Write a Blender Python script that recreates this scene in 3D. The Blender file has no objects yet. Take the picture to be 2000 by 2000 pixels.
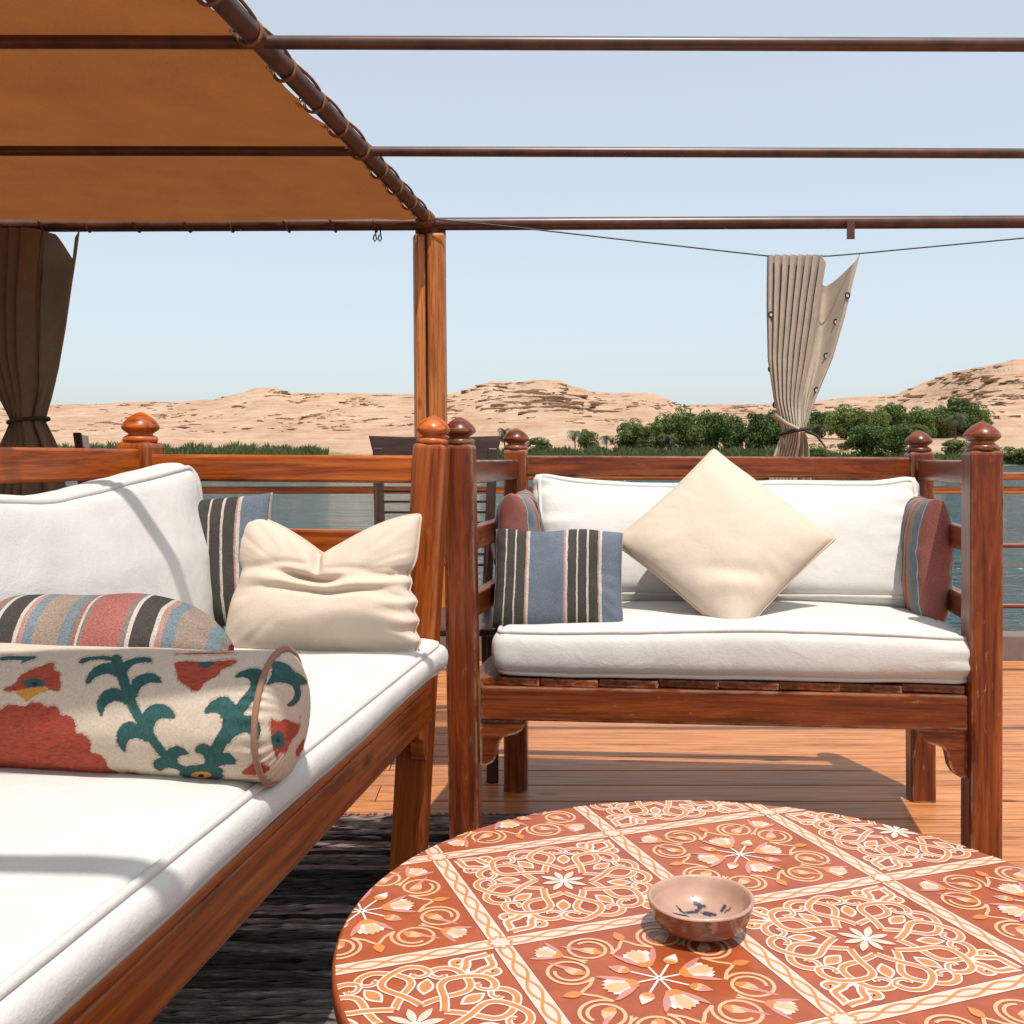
import bpy, bmesh, math, random
import numpy as np
from mathutils import Vector, Matrix
from mathutils.geometry import tessellate_polygon

random.seed(7)
rng = np.random.default_rng(11)
PI = math.pi
R = math.radians
SC = bpy.context.scene
COL = SC.collection

# ------------------------------------------------------------------ camera, sky, sun, exposure
HZ, CAMH, F = 893.0, 0.97, 2000.0            # horizon row, eye height above the deck, focal length (photo pixels)
cam_d = bpy.data.cameras.new("camera")
cam = bpy.data.objects.new("camera", cam_d)
COL.objects.link(cam)
cam.location = (0, 0, CAMH)
cam.rotation_euler = (R(90), 0, 0)
cam_d.sensor_width = 36
cam_d.lens = 36
cam_d.shift_y = -(1000 - HZ) / 2000
cam_d.clip_start = 0.02
cam_d.clip_end = 20000
SC.camera = cam

SUN_TO = Vector((-0.13, 0.40, -1.0)).normalized()
el = math.asin(-SUN_TO.z)
az = math.atan2(-SUN_TO.x, -SUN_TO.y)
world = bpy.data.worlds.new("World")
SC.world = world
world.use_nodes = True
wn = world.node_tree
wn.nodes.clear()
sky = wn.nodes.new("ShaderNodeTexSky")
sky.sky_type = 'NISHITA'
sky.sun_disc = False
sky.sun_elevation = el
sky.sun_rotation = az
sky.altitude = 0
sky.air_density = 1.0
sky.dust_density = 2.2
sky.ozone_density = 1.0
hsv = wn.nodes.new("ShaderNodeHueSaturation")
hsv.inputs['Saturation'].default_value = 0.80
bg = wn.nodes.new("ShaderNodeBackground")
bg.inputs['Strength'].default_value = 0.146
wo = wn.nodes.new("ShaderNodeOutputWorld")
wn.links.new(sky.outputs[0], hsv.inputs['Color'])
tintn = wn.nodes.new("ShaderNodeMix"); tintn.data_type = 'RGBA'; tintn.blend_type = 'MULTIPLY'
tintn.inputs[0].default_value = 1.0
tintn.inputs[7].default_value = (.98, 1.03, .985, 1)
wn.links.new(hsv.outputs[0], tintn.inputs[6])
veil = wn.nodes.new("ShaderNodeMix"); veil.data_type = 'RGBA'          # even dusty haze over the whole sky
veil.inputs[0].default_value = .62
veil.inputs[7].default_value = (2.98, 3.19, 3.42, 1)
wn.links.new(tintn.outputs[2], veil.inputs[6])
wn.links.new(veil.outputs[2], bg.inputs['Color'])
wn.links.new(bg.outputs[0], wo.inputs['Surface'])

sun_d = bpy.data.lights.new("sun", 'SUN')
sun_d.energy = 2.9
sun_d.angle = R(0.55)
sun_d.color = (1.0, 0.955, 0.89)
sun = bpy.data.objects.new("sun", sun_d)
COL.objects.link(sun)
sun.location = (3, -8, 20)
sun.rotation_euler = SUN_TO.to_track_quat('-Z', 'Y').to_euler()

SC.view_settings.view_transform = 'Standard'
SC.view_settings.look = 'None'
SC.view_settings.gamma = 1
SC.view_settings.exposure = 0.66
SC.view_settings.use_curve_mapping = False
SC.render.engine = 'CYCLES'
SC.cycles.max_bounces = 8
SC.cycles.transparent_max_bounces = 12
SC.cycles.use_denoising = True

# ------------------------------------------------------------------ helpers
def P(x, y, Y):
    """photo pixel (2000 px frame) at known distance Y -> world point"""
    return Vector(((x - 1000) / F * Y, Y, CAMH - (y - HZ) / F * Y))

def px(p):
    return 1000 + F * p[0] / p[1], HZ + F * (CAMH - p[2]) / p[1]

W = {}
def put(o, parent=None, M=None):
    COL.objects.link(o)
    M = M if M is not None else Matrix.Identity(4)
    if parent is not None:
        o.parent = parent
        o.matrix_parent_inverse = W[parent].inverted()
    o.matrix_basis = M
    W[o] = M
    return o

def tag(o, label=None, cat=None, group=None, kind=None):
    if label: o["label"] = label
    if cat: o["category"] = cat
    if group: o["group"] = group
    if kind: o["kind"] = kind
    return o

def thing(name, label, cat, loc=(0, 0, 0), group=None):
    e = bpy.data.objects.new(name, None)
    e.empty_display_size = 0.1
    put(e, None, Matrix.Translation(Vector(loc)))
    return tag(e, label, cat, group)

def raw_mesh(name, V, Fc, smooth=False):
    me = bpy.data.meshes.new(name)
    me.from_pydata([tuple(map(float, v)) for v in V], [], [tuple(map(int, f)) for f in Fc])
    if smooth:
        me.polygons.foreach_set("use_smooth", [True] * len(me.polygons))
    me.update()
    return me

def mobj(name, V, Fc, mat, parent=None, smooth=False, M=None, uv=None, col=None):
    me = raw_mesh(name, V, Fc, smooth)
    if mat is not None:
        for m in (mat if isinstance(mat, (list, tuple)) else [mat]):
            me.materials.append(m)
    if uv is not None:
        uvl = me.uv_layers.new(name="UVMap")
        li = np.empty(len(me.loops), dtype=np.int32)
        me.loops.foreach_get("vertex_index", li)
        uvl.data.foreach_set("uv", np.asarray(uv, dtype=np.float32)[li].ravel())
    if col is not None:
        ca = me.color_attributes.new(name="Col", type='FLOAT_COLOR', domain='POINT')
        c4 = np.ones((len(V), 4), dtype=np.float32)
        c4[:, :3] = col
        ca.data.foreach_set("color", c4.ravel())
    o = bpy.data.objects.new(name, me)
    return put(o, parent, M)

def grid_faces(n, m, cu=False, cv=False):
    f = []
    for i in range(n if cu else n - 1):
        for j in range(m if cv else m - 1):
            a = i * m + j
            b = ((i + 1) % n) * m + j
            c = ((i + 1) % n) * m + (j + 1) % m
            d = i * m + (j + 1) % m
            f.append((a, b, c, d))
    return f

def frame_x(p0, p1, up=Vector((0, 0, 1))):
    p0, p1 = Vector(p0), Vector(p1)
    x = (p1 - p0).normalized()
    up = Vector(up)
    if abs(x.dot(up)) > 0.98:
        up = Vector((0, -1, 0))
    y = up.cross(x).normalized()
    z = x.cross(y)
    M = Matrix((x, y, z)).transposed().to_4x4()
    M.translation = (p0 + p1) / 2
    return M, (p1 - p0).length

_bcache = {}
def box_mesh(L, w, h, bev, name="beam"):
    k = (round(L, 4), round(w, 4), round(h, 4), round(bev, 4))
    if k in _bcache:
        return _bcache[k].copy()
    bm = bmesh.new()
    bmesh.ops.create_cube(bm, size=1)
    for v in bm.verts:
        v.co = Vector((v.co.x * L, v.co.y * w, v.co.z * h))
    if bev > 0:
        bmesh.ops.bevel(bm, geom=bm.edges[:], offset=bev, segments=2, affect='EDGES', profile=0.5)
    me = bpy.data.meshes.new(name)
    bm.to_mesh(me)
    bm.free()
    _bcache[k] = me
    return me.copy()

def beam(name, p0, p1, w, h, mat, parent=None, bev=0.004, up=(0, 0, 1)):
    M, L = frame_x(p0, p1, up)
    me = box_mesh(L, w, h, bev, name)
    me.materials.append(mat)
    o = bpy.data.objects.new(name, me)
    return put(o, parent, M)

def tube_geo(pts, r, n=10, closed=False, cap=True):
    pts = [Vector(p) for p in pts]
    N = len(pts)
    rad = r if hasattr(r, '__len__') else [r] * N
    V, Fc = [], []
    prev = None
    for i, p in enumerate(pts):
        if closed:
            t = (pts[(i + 1) % N] - pts[i - 1])
        else:
            t = pts[min(i + 1, N - 1)] - pts[max(i - 1, 0)]
        t = t.normalized() if t.length > 1e-9 else Vector((1, 0, 0))
        if prev is None:
            a = Vector((0, 0, 1)) if abs(t.z) < 0.9 else Vector((1, 0, 0))
            nrm = (a - t * a.dot(t)).normalized()
        else:
            nrm = prev - t * prev.dot(t)
            nrm = nrm.normalized() if nrm.length > 1e-9 else prev
        prev = nrm
        b = t.cross(nrm)
        for k in range(n):
            th = 2 * PI * k / n
            V.append(p + (nrm * math.cos(th) + b * math.sin(th)) * rad[i])
    Fc = grid_faces(N, n, closed, True)
    if cap and not closed:
        Fc.append(tuple(range(n - 1, -1, -1)))
        Fc.append(tuple(range((N - 1) * n, N * n)))
    return V, Fc

def tube(name, pts, r, mat, parent=None, n=10, closed=False):
    V, Fc = tube_geo(pts, r, n, closed)
    return mobj(name, V, Fc, mat, parent, smooth=True)

def join_geo(parts):
    V, Fc = [], []
    for v, f in parts:
        o = len(V)
        V.extend(v)
        Fc.extend([tuple(i + o for i in q) for q in f])
    return V, Fc

def lathe_geo(prof, n=32, c=(0, 0, 0)):
    V = []
    for r, z in prof:
        for k in range(n):
            t = 2 * PI * k / n
            V.append((c[0] + r * math.cos(t), c[1] + r * math.sin(t), c[2] + z))
    Fc = [tuple(reversed(f)) for f in grid_faces(len(prof), n, False, True)]
    return V, Fc

# numpy value noise
_perm = rng.random((64, 64, 64)).astype(np.float32)
def vnoise(p):
    p = np.asarray(p, dtype=np.float64)
    i = np.floor(p).astype(int)
    f = p - i
    f = f * f * (3 - 2 * f)
    i0, i1 = i & 63, (i + 1) & 63
    def g(a, b, c): return _perm[a[..., 0], b[..., 1], c[..., 2]]
    x, y, z = f[..., 0], f[..., 1], f[..., 2]
    c00 = g(i0, i0, i0) * (1 - x) + g(i1, i0, i0) * x
    c10 = g(i0, i1, i0) * (1 - x) + g(i1, i1, i0) * x
    c01 = g(i0, i0, i1) * (1 - x) + g(i1, i0, i1) * x
    c11 = g(i0, i1, i1) * (1 - x) + g(i1, i1, i1) * x
    return (c00 * (1 - y) + c10 * y) * (1 - z) + (c01 * (1 - y) + c11 * y) * z
def fbm(p, o=4):
    p = np.asarray(p, dtype=np.float64)
    s, a, t = 0, 1, 0
    for k in range(o):
        s = s + a * (vnoise(p * (2 ** k) + 17.3 * k) - .5)
        t += a
        a *= .5
    return s / t * 2

# ------------------------------------------------------------------ materials
def new_mat(name):
    m = bpy.data.materials.new(name)
    m.use_nodes = True
    nt = m.node_tree
    b = nt.nodes["Principled BSDF"]
    return m, nt, b

def srgb(r, g, b):
    f = lambda c: (c / 255 / 12.92) if c / 255 <= .04045 else ((c / 255 + .055) / 1.055) ** 2.4
    return (f(r), f(g), f(b))

def N(nt, t, **kw):
    n = nt.nodes.new(t)
    for k, v in kw.items():
        setattr(n, k, v)
    return n

def ramp(nt, stops, interp='LINEAR'):
    n = nt.nodes.new("ShaderNodeValToRGB")
    cr = n.color_ramp
    cr.interpolation = interp
    while len(cr.elements) < len(stops):
        cr.elements.new(0.5)
    for e, (p, c) in zip(cr.elements, stops):
        e.position = p
        e.color = (*c, 1)
    return n

def bump(nt, b, hsock, strength, dist):
    n = nt.nodes.new("ShaderNodeBump")
    n.inputs['Strength'].default_value = strength
    n.inputs['Distance'].default_value = dist
    nt.links.new(hsock, n.inputs['Height'])
    nt.links.new(n.outputs[0], b.inputs['Normal'])
    return n

def objvec(nt, scale, rnd=True):
    tc = N(nt, "ShaderNodeTexCoord")
    mp = N(nt, "ShaderNodeMapping")
    mp.inputs['Scale'].default_value = scale
    if rnd:
        oi = N(nt, "ShaderNodeObjectInfo")
        mul = N(nt, "ShaderNodeMath", operation='MULTIPLY')
        mul.inputs[1].default_value = 37.0
        add = N(nt, "ShaderNodeVectorMath", operation='ADD')
        nt.links.new(oi.outputs['Random'], mul.inputs[0])
        nt.links.new(tc.outputs['Object'], add.inputs[0])
        nt.links.new(mul.outputs[0], add.inputs[1])
        nt.links.new(add.outputs[0], mp.inputs['Vector'])
    else:
        nt.links.new(tc.outputs['Object'], mp.inputs['Vector'])
    return mp.outputs[0]

def noise(nt, vec, scale, detail=4, rough=.55, dist=0.0):
    n = N(nt, "ShaderNodeTexNoise")
    n.inputs['Scale'].default_value = scale
    n.inputs['Detail'].default_value = detail
    n.inputs['Roughness'].default_value = rough
    n.inputs['Distortion'].default_value = dist
    if vec is not None:
        nt.links.new(vec, n.inputs['Vector'])
    return n

def mixc(nt, fac, a, b, mode='MIX'):
    n = N(nt, "ShaderNodeMix", data_type='RGBA', blend_type=mode)
    if isinstance(fac, (int, float)): n.inputs[0].default_value = fac
    else: nt.links.new(fac, n.inputs[0])
    for s, i in ((a, 6), (b, 7)):
        if isinstance(s, tuple): n.inputs[i].default_value = (*s, 1)
        else: nt.links.new(s, n.inputs[i])
    return n.outputs[2]

def wood(name, dark, mid, light, rough=.35, coat=.5, worn=0.0, worn_col=(.42, .27, .17), hue_var=.25, knots=True):
    m, nt, b = new_mat(name)
    L = nt.links
    v1 = objvec(nt, (1.1, 13, 13))
    n1 = noise(nt, v1, 1.7, 7, .68, 1.6)
    v2 = objvec(nt, (3.2, 85, 85))
    n2 = noise(nt, v2, 1.0, 5, .7)
    r1 = ramp(nt, [(.30, dark), (.48, mid), (.68, light)])
    L.new(n1.outputs[0], r1.inputs[0])
    r2 = ramp(nt, [(.36, (.30, .26, .24)), (.50, (.85, .85, .85)), (.66, (1.08, 1.08, 1.08))])
    L.new(n2.outputs[0], r2.inputs[0])
    c = mixc(nt, .75, r1.outputs[0], r2.outputs[0], 'MULTIPLY')
    if knots:
        vo = N(nt, "ShaderNodeTexVoronoi")
        vo.inputs['Scale'].default_value = 1.0
        L.new(objvec(nt, (2.6, 8, 8)), vo.inputs['Vector'])
        rk = ramp(nt, [(.05, (1, 1, 1)), (.13, (0, 0, 0))])
        L.new(vo.outputs['Distance'], rk.inputs[0])
        c = mixc(nt, rk.outputs[0], c, tuple(x * .35 for x in dark))
    oi = N(nt, "ShaderNodeObjectInfo")
    mr = N(nt, "ShaderNodeMapRange")
    mr.inputs['To Min'].default_value = 1 - hue_var
    mr.inputs['To Max'].default_value = 1 + hue_var
    L.new(oi.outputs['Random'], mr.inputs[0])
    hs = N(nt, "ShaderNodeHueSaturation")
    L.new(mr.outputs[0], hs.inputs['Value'])
    L.new(c, hs.inputs['Color'])
    c = hs.outputs[0]
    if worn > 0:
        bv = N(nt, "ShaderNodeBevel", samples=4)
        bv.inputs['Radius'].default_value = .011
        ge = N(nt, "ShaderNodeNewGeometry")
        dt = N(nt, "ShaderNodeVectorMath", operation='DOT_PRODUCT')
        L.new(bv.outputs[0], dt.inputs[0])
        L.new(ge.outputs['True Normal'], dt.inputs[1])
        re = ramp(nt, [(.86, (1, 1, 1)), (.975, (0, 0, 0))])
        L.new(dt.outputs['Value'], re.inputs[0])
        nw = noise(nt, objvec(nt, (9, 22, 22)), 1.6, 6, .7)
        rw = ramp(nt, [(.43, (0, 0, 0)), (.55, (worn,) * 3)])
        L.new(nw.outputs[0], rw.inputs[0])
        fm = N(nt, "ShaderNodeMath", operation='MULTIPLY')
        L.new(re.outputs[0], fm.inputs[0])
        L.new(rw.outputs[0], fm.inputs[1])
        # scuffs on the flats
        ns = noise(nt, objvec(nt, (6, 30, 30)), 2.2, 7, .75)
        rs = ramp(nt, [(.62, (0, 0, 0)), (.69, (.55 * worn,) * 3)])
        L.new(ns.outputs[0], rs.inputs[0])
        fa = N(nt, "ShaderNodeMath", operation='MAXIMUM')
        L.new(fm.outputs[0], fa.inputs[0])
        L.new(rs.outputs[0], fa.inputs[1])
        c = mixc(nt, fa.outputs[0], c, worn_col)
    L.new(c, b.inputs['Base Color'])
    b.inputs['Roughness'].default_value = rough
    b.inputs['Coat Weight'].default_value = coat
    b.inputs['Coat Roughness'].default_value = .22
    b.inputs['Specular IOR Level'].default_value = .3
    bump(nt, b, n2.outputs[0], .5, .0012)
    return m

def fabric(name, color, var=.06, rough=.9, fine=900, wr=.0, tint=None):
    m, nt, b = new_mat(name)
    v = objvec(nt, (1, 1, 1))
    n1 = noise(nt, v, 7, 4, .6)
    c2 = tint or tuple(x * (1 - 2.2 * var) for x in color)
    r = ramp(nt, [(.3, c2), (.65, color)])
    nt.links.new(n1.outputs[0], r.inputs[0])
    nf = noise(nt, v, fine, 2, .5)
    rf = ramp(nt, [(.3, (.86, .86, .86)), (.7, (1, 1, 1))])
    nt.links.new(nf.outputs[0], rf.inputs[0])
    nt.links.new(mixc(nt, .8, r.outputs[0], rf.outputs[0], 'MULTIPLY'), b.inputs['Base Color'])
    b.inputs['Roughness'].default_value = rough
    b.inputs['Specular IOR Level'].default_value = .15
    b.inputs['Sheen Weight'].default_value = .08
    nb = noise(nt, v, 260, 4, .65)
    n3 = noise(nt, v, 16, 3, .5, .6)
    ad = N(nt, "ShaderNodeMath", operation='MULTIPLY_ADD')
    ad.inputs[1].default_value = 4.0
    nt.links.new(n3.outputs[0], ad.inputs[0])
    nt.links.new(nb.outputs[0], ad.inputs[2])
    bump(nt, b, ad.outputs[0], .7, .0010)
    return m

def stripes(name, stops, scale=1.0, rough=.95):
    """stripes across UV.u, woven look"""
    m, nt, b = new_mat(name)
    L = nt.links
    uv = N(nt, "ShaderNodeUVMap")
    sp = N(nt, "ShaderNodeSeparateXYZ")
    L.new(uv.outputs[0], sp.inputs[0])
    v = objvec(nt, (1, 1, 1))
    nw = noise(nt, v, 38, 2)
    md = N(nt, "ShaderNodeMath", operation='MULTIPLY_ADD')
    md.inputs[1].default_value = .012
    L.new(nw.outputs[0], md.inputs[0])
    L.new(sp.outputs[0], md.inputs[2])
    ml = N(nt, "ShaderNodeMath", operation='MULTIPLY')
    ml.inputs[1].default_value = scale
    L.new(md.outputs[0], ml.inputs[0])
    fr = N(nt, "ShaderNodeMath", operation='FRACT')
    L.new(ml.outputs[0], fr.inputs[0])
    r = ramp(nt, stops, 'CONSTANT')
    L.new(fr.outputs[0], r.inputs[0])
    nf = noise(nt, v, 420, 2, .6)
    rf = ramp(nt, [(.36, (.55, .55, .55)), (.62, (1.0, 1.0, 1.0))])
    L.new(nf.outputs[0], rf.inputs[0])
    n2 = noise(nt, v, 9, 3)
    r2 = ramp(nt, [(.3, (.8, .8, .8)), (.7, (1.05, 1.05, 1.05))])
    L.new(n2.outputs[0], r2.inputs[0])
    c = mixc(nt, .8, r.outputs[0], rf.outputs[0], 'MULTIPLY')
    c = mixc(nt, 1.0, c, r2.outputs[0], 'MULTIPLY')
    L.new(c, b.inputs['Base Color'])
    b.inputs['Roughness'].default_value = rough
    b.inputs['Specular IOR Level'].default_value = .1
    bump(nt, b, nf.outputs[0], .6, .0015)
    return m

def plain(name, col, rough=.5, metal=0.0, var=.12, spec=.5, coat=0, scale=30):
    m, nt, b = new_mat(name)
    n = noise(nt, objvec(nt, (1, 1, 1)), scale, 5, .6)
    r = ramp(nt, [(.3, tuple(x * (1 - var) for x in col)), (.7, tuple(min(1, x * (1 + var)) for x in col))])
    nt.links.new(n.outputs[0], r.inputs[0])
    nt.links.new(r.outputs[0], b.inputs['Base Color'])
    b.inputs['Roughness'].default_value = rough
    b.inputs['Metallic'].default_value = metal
    b.inputs['Specular IOR Level'].default_value = spec
    b.inputs['Coat Weight'].default_value = coat
    bump(nt, b, n.outputs[0], .1, .001)
    return m

MAT = {}
MAT['wood_left'] = wood("varnished_orange_wood", (.15, .022, .002), (.40, .078, .007), (.56, .150, .016), .38, .20, worn=.5)
MAT['wood_right'] = wood("varnished_red_brown_wood", (.055, .009, .003), (.175, .031, .005), (.31, .070, .012), .34, .28, worn=1.0)
MAT['wood_post'] = wood("honey_timber", (.25, .07, .012), (.42, .135, .026), (.52, .19, .04), .4, .35)
MAT['wood_rail'] = wood("orange_handrail_wood", (.24, .058, .010), (.40, .115, .022), (.52, .18, .04), .4, .4)
MAT['wood_chair'] = wood("dark_chair_wood", (.025, .010, .006), (.055, .021, .011), (.11, .045, .022), .42, .3, hue_var=.15)
MAT['deck'] = wood("deck_pine", (.37, .120, .036), (.53, .205, .070), (.61, .265, .10), .45, .08, hue_var=.12)
MAT['deck_gap'] = plain("deck_caulk", (.02, .014, .01), .9)
MAT['white'] = fabric("white_canvas", (.645, .615, .575), .04)
MAT['white_pipe'] = fabric("white_piping", (.60, .57, .53), .03)
MAT['cream'] = fabric("cream_cotton", (.63, .515, .41), .035)
MAT['cream_pipe'] = fabric("cream_piping", (.58, .46, .35), .03)
MAT['brown_pipe'] = fabric("brown_piping", srgb(150, 112, 92), .06)
blk, wht, blu = (.068, .061, .053), (.55, .48, .42), (.150, .175, .215)
pnk, red, tan = (.43, .24, .21), (.37, .135, .112), (.33, .245, .195)
lbl, gry = (.19, .235, .26), (.22, .185, .165)
MAT['stripe_blue'] = stripes("blue_charcoal_stripe", [
    (0, wht), (.018, blk), (.09, wht), (.102, blk), (.17, wht), (.183, blk), (.255, pnk), (.268, wht), (.286, blu), (.55, pnk), (.563, wht), (.58, blk),
    (.645, wht), (.657, blk), (.726, wht), (.739, blk), (.81, pnk), (.823, wht), (.84, blu)])
ps = [(0, red), (.27, gry), (.315, wht), (.345, blk), (.49, wht), (.52, pnk), (.565, lbl), (.64, tan), (.83, lbl), (.905, gry), (.94, red), (.955, wht), (.975, gry)]
MAT['stripe_pink'] = stripes("rose_stripe", ps, 1.0)
pe = [(0, red), (.045, gry), (.055, wht), (.065, lbl), (.16, tan), (.24, gry), (.25, red), (.29, blk), (.33, pnk), (.38, lbl), (.48, tan), (.54, blk), (.60, pnk), (.70, red), (.76, tan), (.84, lbl), (.93, wht), (.94, gry), (.955, red)]
MAT['stripe_edge'] = stripes("rose_edge_stripe", pe, 1.0)
MAT['pole'] = plain("brown_painted_steel", (.080, .031, .020), .34, 0, .4, .45, .0, 12)
MAT['iron'] = plain("dark_iron", (.02, .016, .014), .5, .3)
MAT['rope'] = plain("jute_rope", (.22, .105, .050), .95, 0, .35, .1, 0, 300)
MAT['steel'] = plain("grommet_steel", (.45, .42, .38), .25, 1.0)
MAT['tie'] = plain("dark_tie_cord", (.035, .032, .022), .9)
MAT['wire'] = plain("wire", (.03, .03, .03), .5)

def cloth_trans(name, col, tcol, fac, ns=14):
    m, nt, b = new_mat(name)
    L = nt.links
    n = noise(nt, objvec(nt, (1, 1, 1)), ns, 5, .6)
    nf = noise(nt, objvec(nt, (1, 1, 1)), 160, 3, .6)
    r = ramp(nt, [(.25, tuple(x * .8 for x in col)), (.7, col)])
    L.new(n.outputs[0], r.inputs[0])
    rt = ramp(nt, [(.25, tuple(x * .82 for x in tcol)), (.7, tcol)])
    L.new(n.outputs[0], rt.inputs[0])
    rf = ramp(nt, [(.3, (.78, .78, .78)), (.7, (1, 1, 1))])
    L.new(nf.outputs[0], rf.inputs[0])
    L.new(mixc(nt, .8, r.outputs[0], rf.outputs[0], 'MULTIPLY'), b.inputs['Base Color'])
    b.inputs['Roughness'].default_value = .9
    b.inputs['Specular IOR Level'].default_value = .1
    t = N(nt, "ShaderNodeBsdfTranslucent")
    L.new(mixc(nt, .8, rt.outputs[0], rf.outputs[0], 'MULTIPLY'), t.inputs['Color'])
    mx = N(nt, "ShaderNodeMixShader")
    mx.inputs[0].default_value = fac
    L.new(b.outputs[0], mx.inputs[1])
    L.new(t.outputs[0], mx.inputs[2])
    L.new(mx.outputs[0], nt.nodes["Material Output"].inputs['Surface'])
    bump(nt, b, nf.outputs[0], .3, .001)
    return m
MAT['awning'] = cloth_trans("brown_canvas_awning", (.17, .090, .042), (.275, .090, .025), .5, 5)
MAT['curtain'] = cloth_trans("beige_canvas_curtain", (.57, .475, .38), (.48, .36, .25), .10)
MAT['curtain_shade_tint'] = cloth_trans("canvas_curtain_shade_tint", (.30, .225, .155), (.33, .225, .135), .3)  # same canvas as the beige curtain, with the awning's shade put into its colour

def attr_mat(name, rough=.9, fb=True, coat=0, spec=.2):
    m, nt, b = new_mat(name)
    at = N(nt, "ShaderNodeAttribute", attribute_name="Col")
    n = noise(nt, objvec(nt, (1, 1, 1)), 300 if fb else 20, 3, .6)
    r = ramp(nt, [(.3, (.74, .74, .74)), (.65, (1, 1, 1))])
    nt.links.new(n.outputs[0], r.inputs[0])
    nt.links.new(mixc(nt, .75, at.outputs['Color'], r.outputs[0], 'MULTIPLY'), b.inputs['Base Color'])
    b.inputs['Roughness'].default_value = rough
    b.inputs['Coat Weight'].default_value = coat
    b.inputs['Coat Roughness'].default_value = .05
    b.inputs['Specular IOR Level'].default_value = spec
    bump(nt, b, n.outputs[0], .35 if fb else .15, .0012)
    return m
MAT['suzani'] = attr_mat("printed_cotton")
MAT['glaze'] = attr_mat("glazed_earthenware", .3, False, .45, .4)

# ------------------------------------------------------------------ setting: water, terrain, deck
def mat_water():
    m, nt, b = new_mat("river_water")
    L = nt.links
    b.inputs['Base Color'].default_value = (.026, .068, .088, 1)
    b.inputs['Roughness'].default_value = .07
    b.inputs['IOR'].default_value = 1.33
    tc = N(nt, "ShaderNodeTexCoord")
    def nn(sc, det, rough):
        mp = N(nt, "ShaderNodeMapping")
        mp.inputs['Scale'].default_value = sc
        mp.inputs['Rotation'].default_value = (0, 0, R(8))
        L.new(tc.outputs['Object'], mp.inputs[0])
        return noise(nt, mp.outputs[0], 1.0, det, rough, .4)
    a = nn((.9, 2.2, 1), 4, .6)
    c = nn((.10, .34, 1), 3, .5)
    ad = N(nt, "ShaderNodeMath", operation='MULTIPLY_ADD')
    ad.inputs[1].default_value = 3.0
    L.new(c.outputs[0], ad.inputs[0])
    L.new(a.outputs[0], ad.inputs[2])
    bump(nt, b, ad.outputs[0], 1.0, .60)
    return m
WZ = -1.3
ys = [-3000, -40, 5.2, 12, 30, 80, 200, 420, 900, 3000]
V = [(x, y, WZ) for y in ys for x in (-4000, -300, 0, 300, 4000)]
o = mobj("river_water", V, grid_faces(len(ys), 5), mat_water())
for p_ in o.data.polygons:
    if p_.normal.z < 0: p_.flip()
tag(o, kind="structure")

def smooth(a, b, x):
    t = np.clip((x - a) / (b - a), 0, 1)
    return t * t * (3 - 2 * t)

SKYL = np.array([(-3000, 800), (-600, 795), (-200, 792), (0, 790), (110, 789), (200, 789), (235, 785), (300, 784), (350, 785), (420, 779), (470, 768), (500, 757), (540, 757), (565, 767), (700, 767), (780, 770),
                 (860, 771), (900, 764), (935, 752), (960, 744), (1000, 746), (1060, 742), (1090, 744), (1130, 757), (1155, 765), (1200, 769), (1262, 766), (1300, 776), (1328, 794),
                 (1345, 791), (1400, 789), (1480, 789), (1560, 789), (1600, 782), (1680, 774), (1745, 772), (1775, 760), (1810, 745), (1860, 727), (1900, 719), (1960, 707), (2010, 698), (2200, 675), (2700, 690), (5000, 740)], float)
def shore(xp):
    return 380 - 96 * smooth(640, 1250, xp)
GP = np.array([(-60, -6), (0, -1.35), (4, -.55), (11, .9), (26, 2.4), (66, 5.3), (136, 8.6), (216, 12.0), (420, 16)], float)
def ground(xp, Y):
    return np.interp(Y - shore(xp), GP[:, 0], GP[:, 1])
def terrain_h(xp, Y):
    xp = np.asarray(xp, float); Y = np.asarray(Y, float)
    X = (xp - 1000) / F * Y
    g = ground(xp, Y)
    Yc = 720 - 130 * smooth(1720, 2000, xp) + 40 * np.sin(xp / 170)
    Y0 = shore(xp) + 150 - 20 * smooth(1720, 1950, xp)
    crest = CAMH + (HZ - np.interp(xp, SKYL[:, 0], SKYL[:, 1])) / F * Yc
    t = np.clip((Y - Y0) / (Yc - Y0), 0, 1)
    prof = t ** .85 * (1 - .12 * np.sin(t * PI))
    base0 = ground(xp, Y0)
    q = np.stack([X / 34, Y / 34, np.zeros_like(X)], -1)
    rough = fbm(q, 5)
    h = base0 + (crest - base0) * prof + rough * 5.0 * np.sin(np.clip(t, 0, 1) * PI) ** .7
    # strata: broken ledges
    wob = fbm(np.stack([X / 60, Y / 60, h * 0 + 5], -1), 3) * 2.5
    step = 3.1
    hh = h + wob
    k = np.floor(hh / step); fr = hh / step - k
    ter = (k + smooth(.30, .48, fr)) * step - wob
    mask = smooth(-.02, .32, fbm(np.stack([X / 46, Y / 90, h / 9 + 11], -1), 4))
    mask = mask * smooth(.03, .15, t)
    bump_c = np.exp(-((xp - 1085) / 85) ** 2) * np.exp(-((t - .55) / .22) ** 2)
    mask = np.clip(mask * .30 + bump_c * .6, 0, 1)
    h2 = h * (1 - mask) + ter * mask
    h2 = h2 + fbm(np.stack([X / 6.5, Y / 6.5, h2 / 3], -1), 3) * .55 * smooth(0, .1, t)
    out = np.where(Y < Y0, g + fbm(np.stack([X / 20, Y / 20, X * 0], -1), 3) * .25 * smooth(5, 40, Y - shore(xp)), h2)
    back = np.clip((Y - Yc) / 250, 0, 1)
    return out - back * 22
xs = np.concatenate([np.linspace(-3200, -150, 50)[:-1], np.linspace(-150, 2150, 760), np.linspace(2150, 5200, 50)[1:]])
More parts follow.
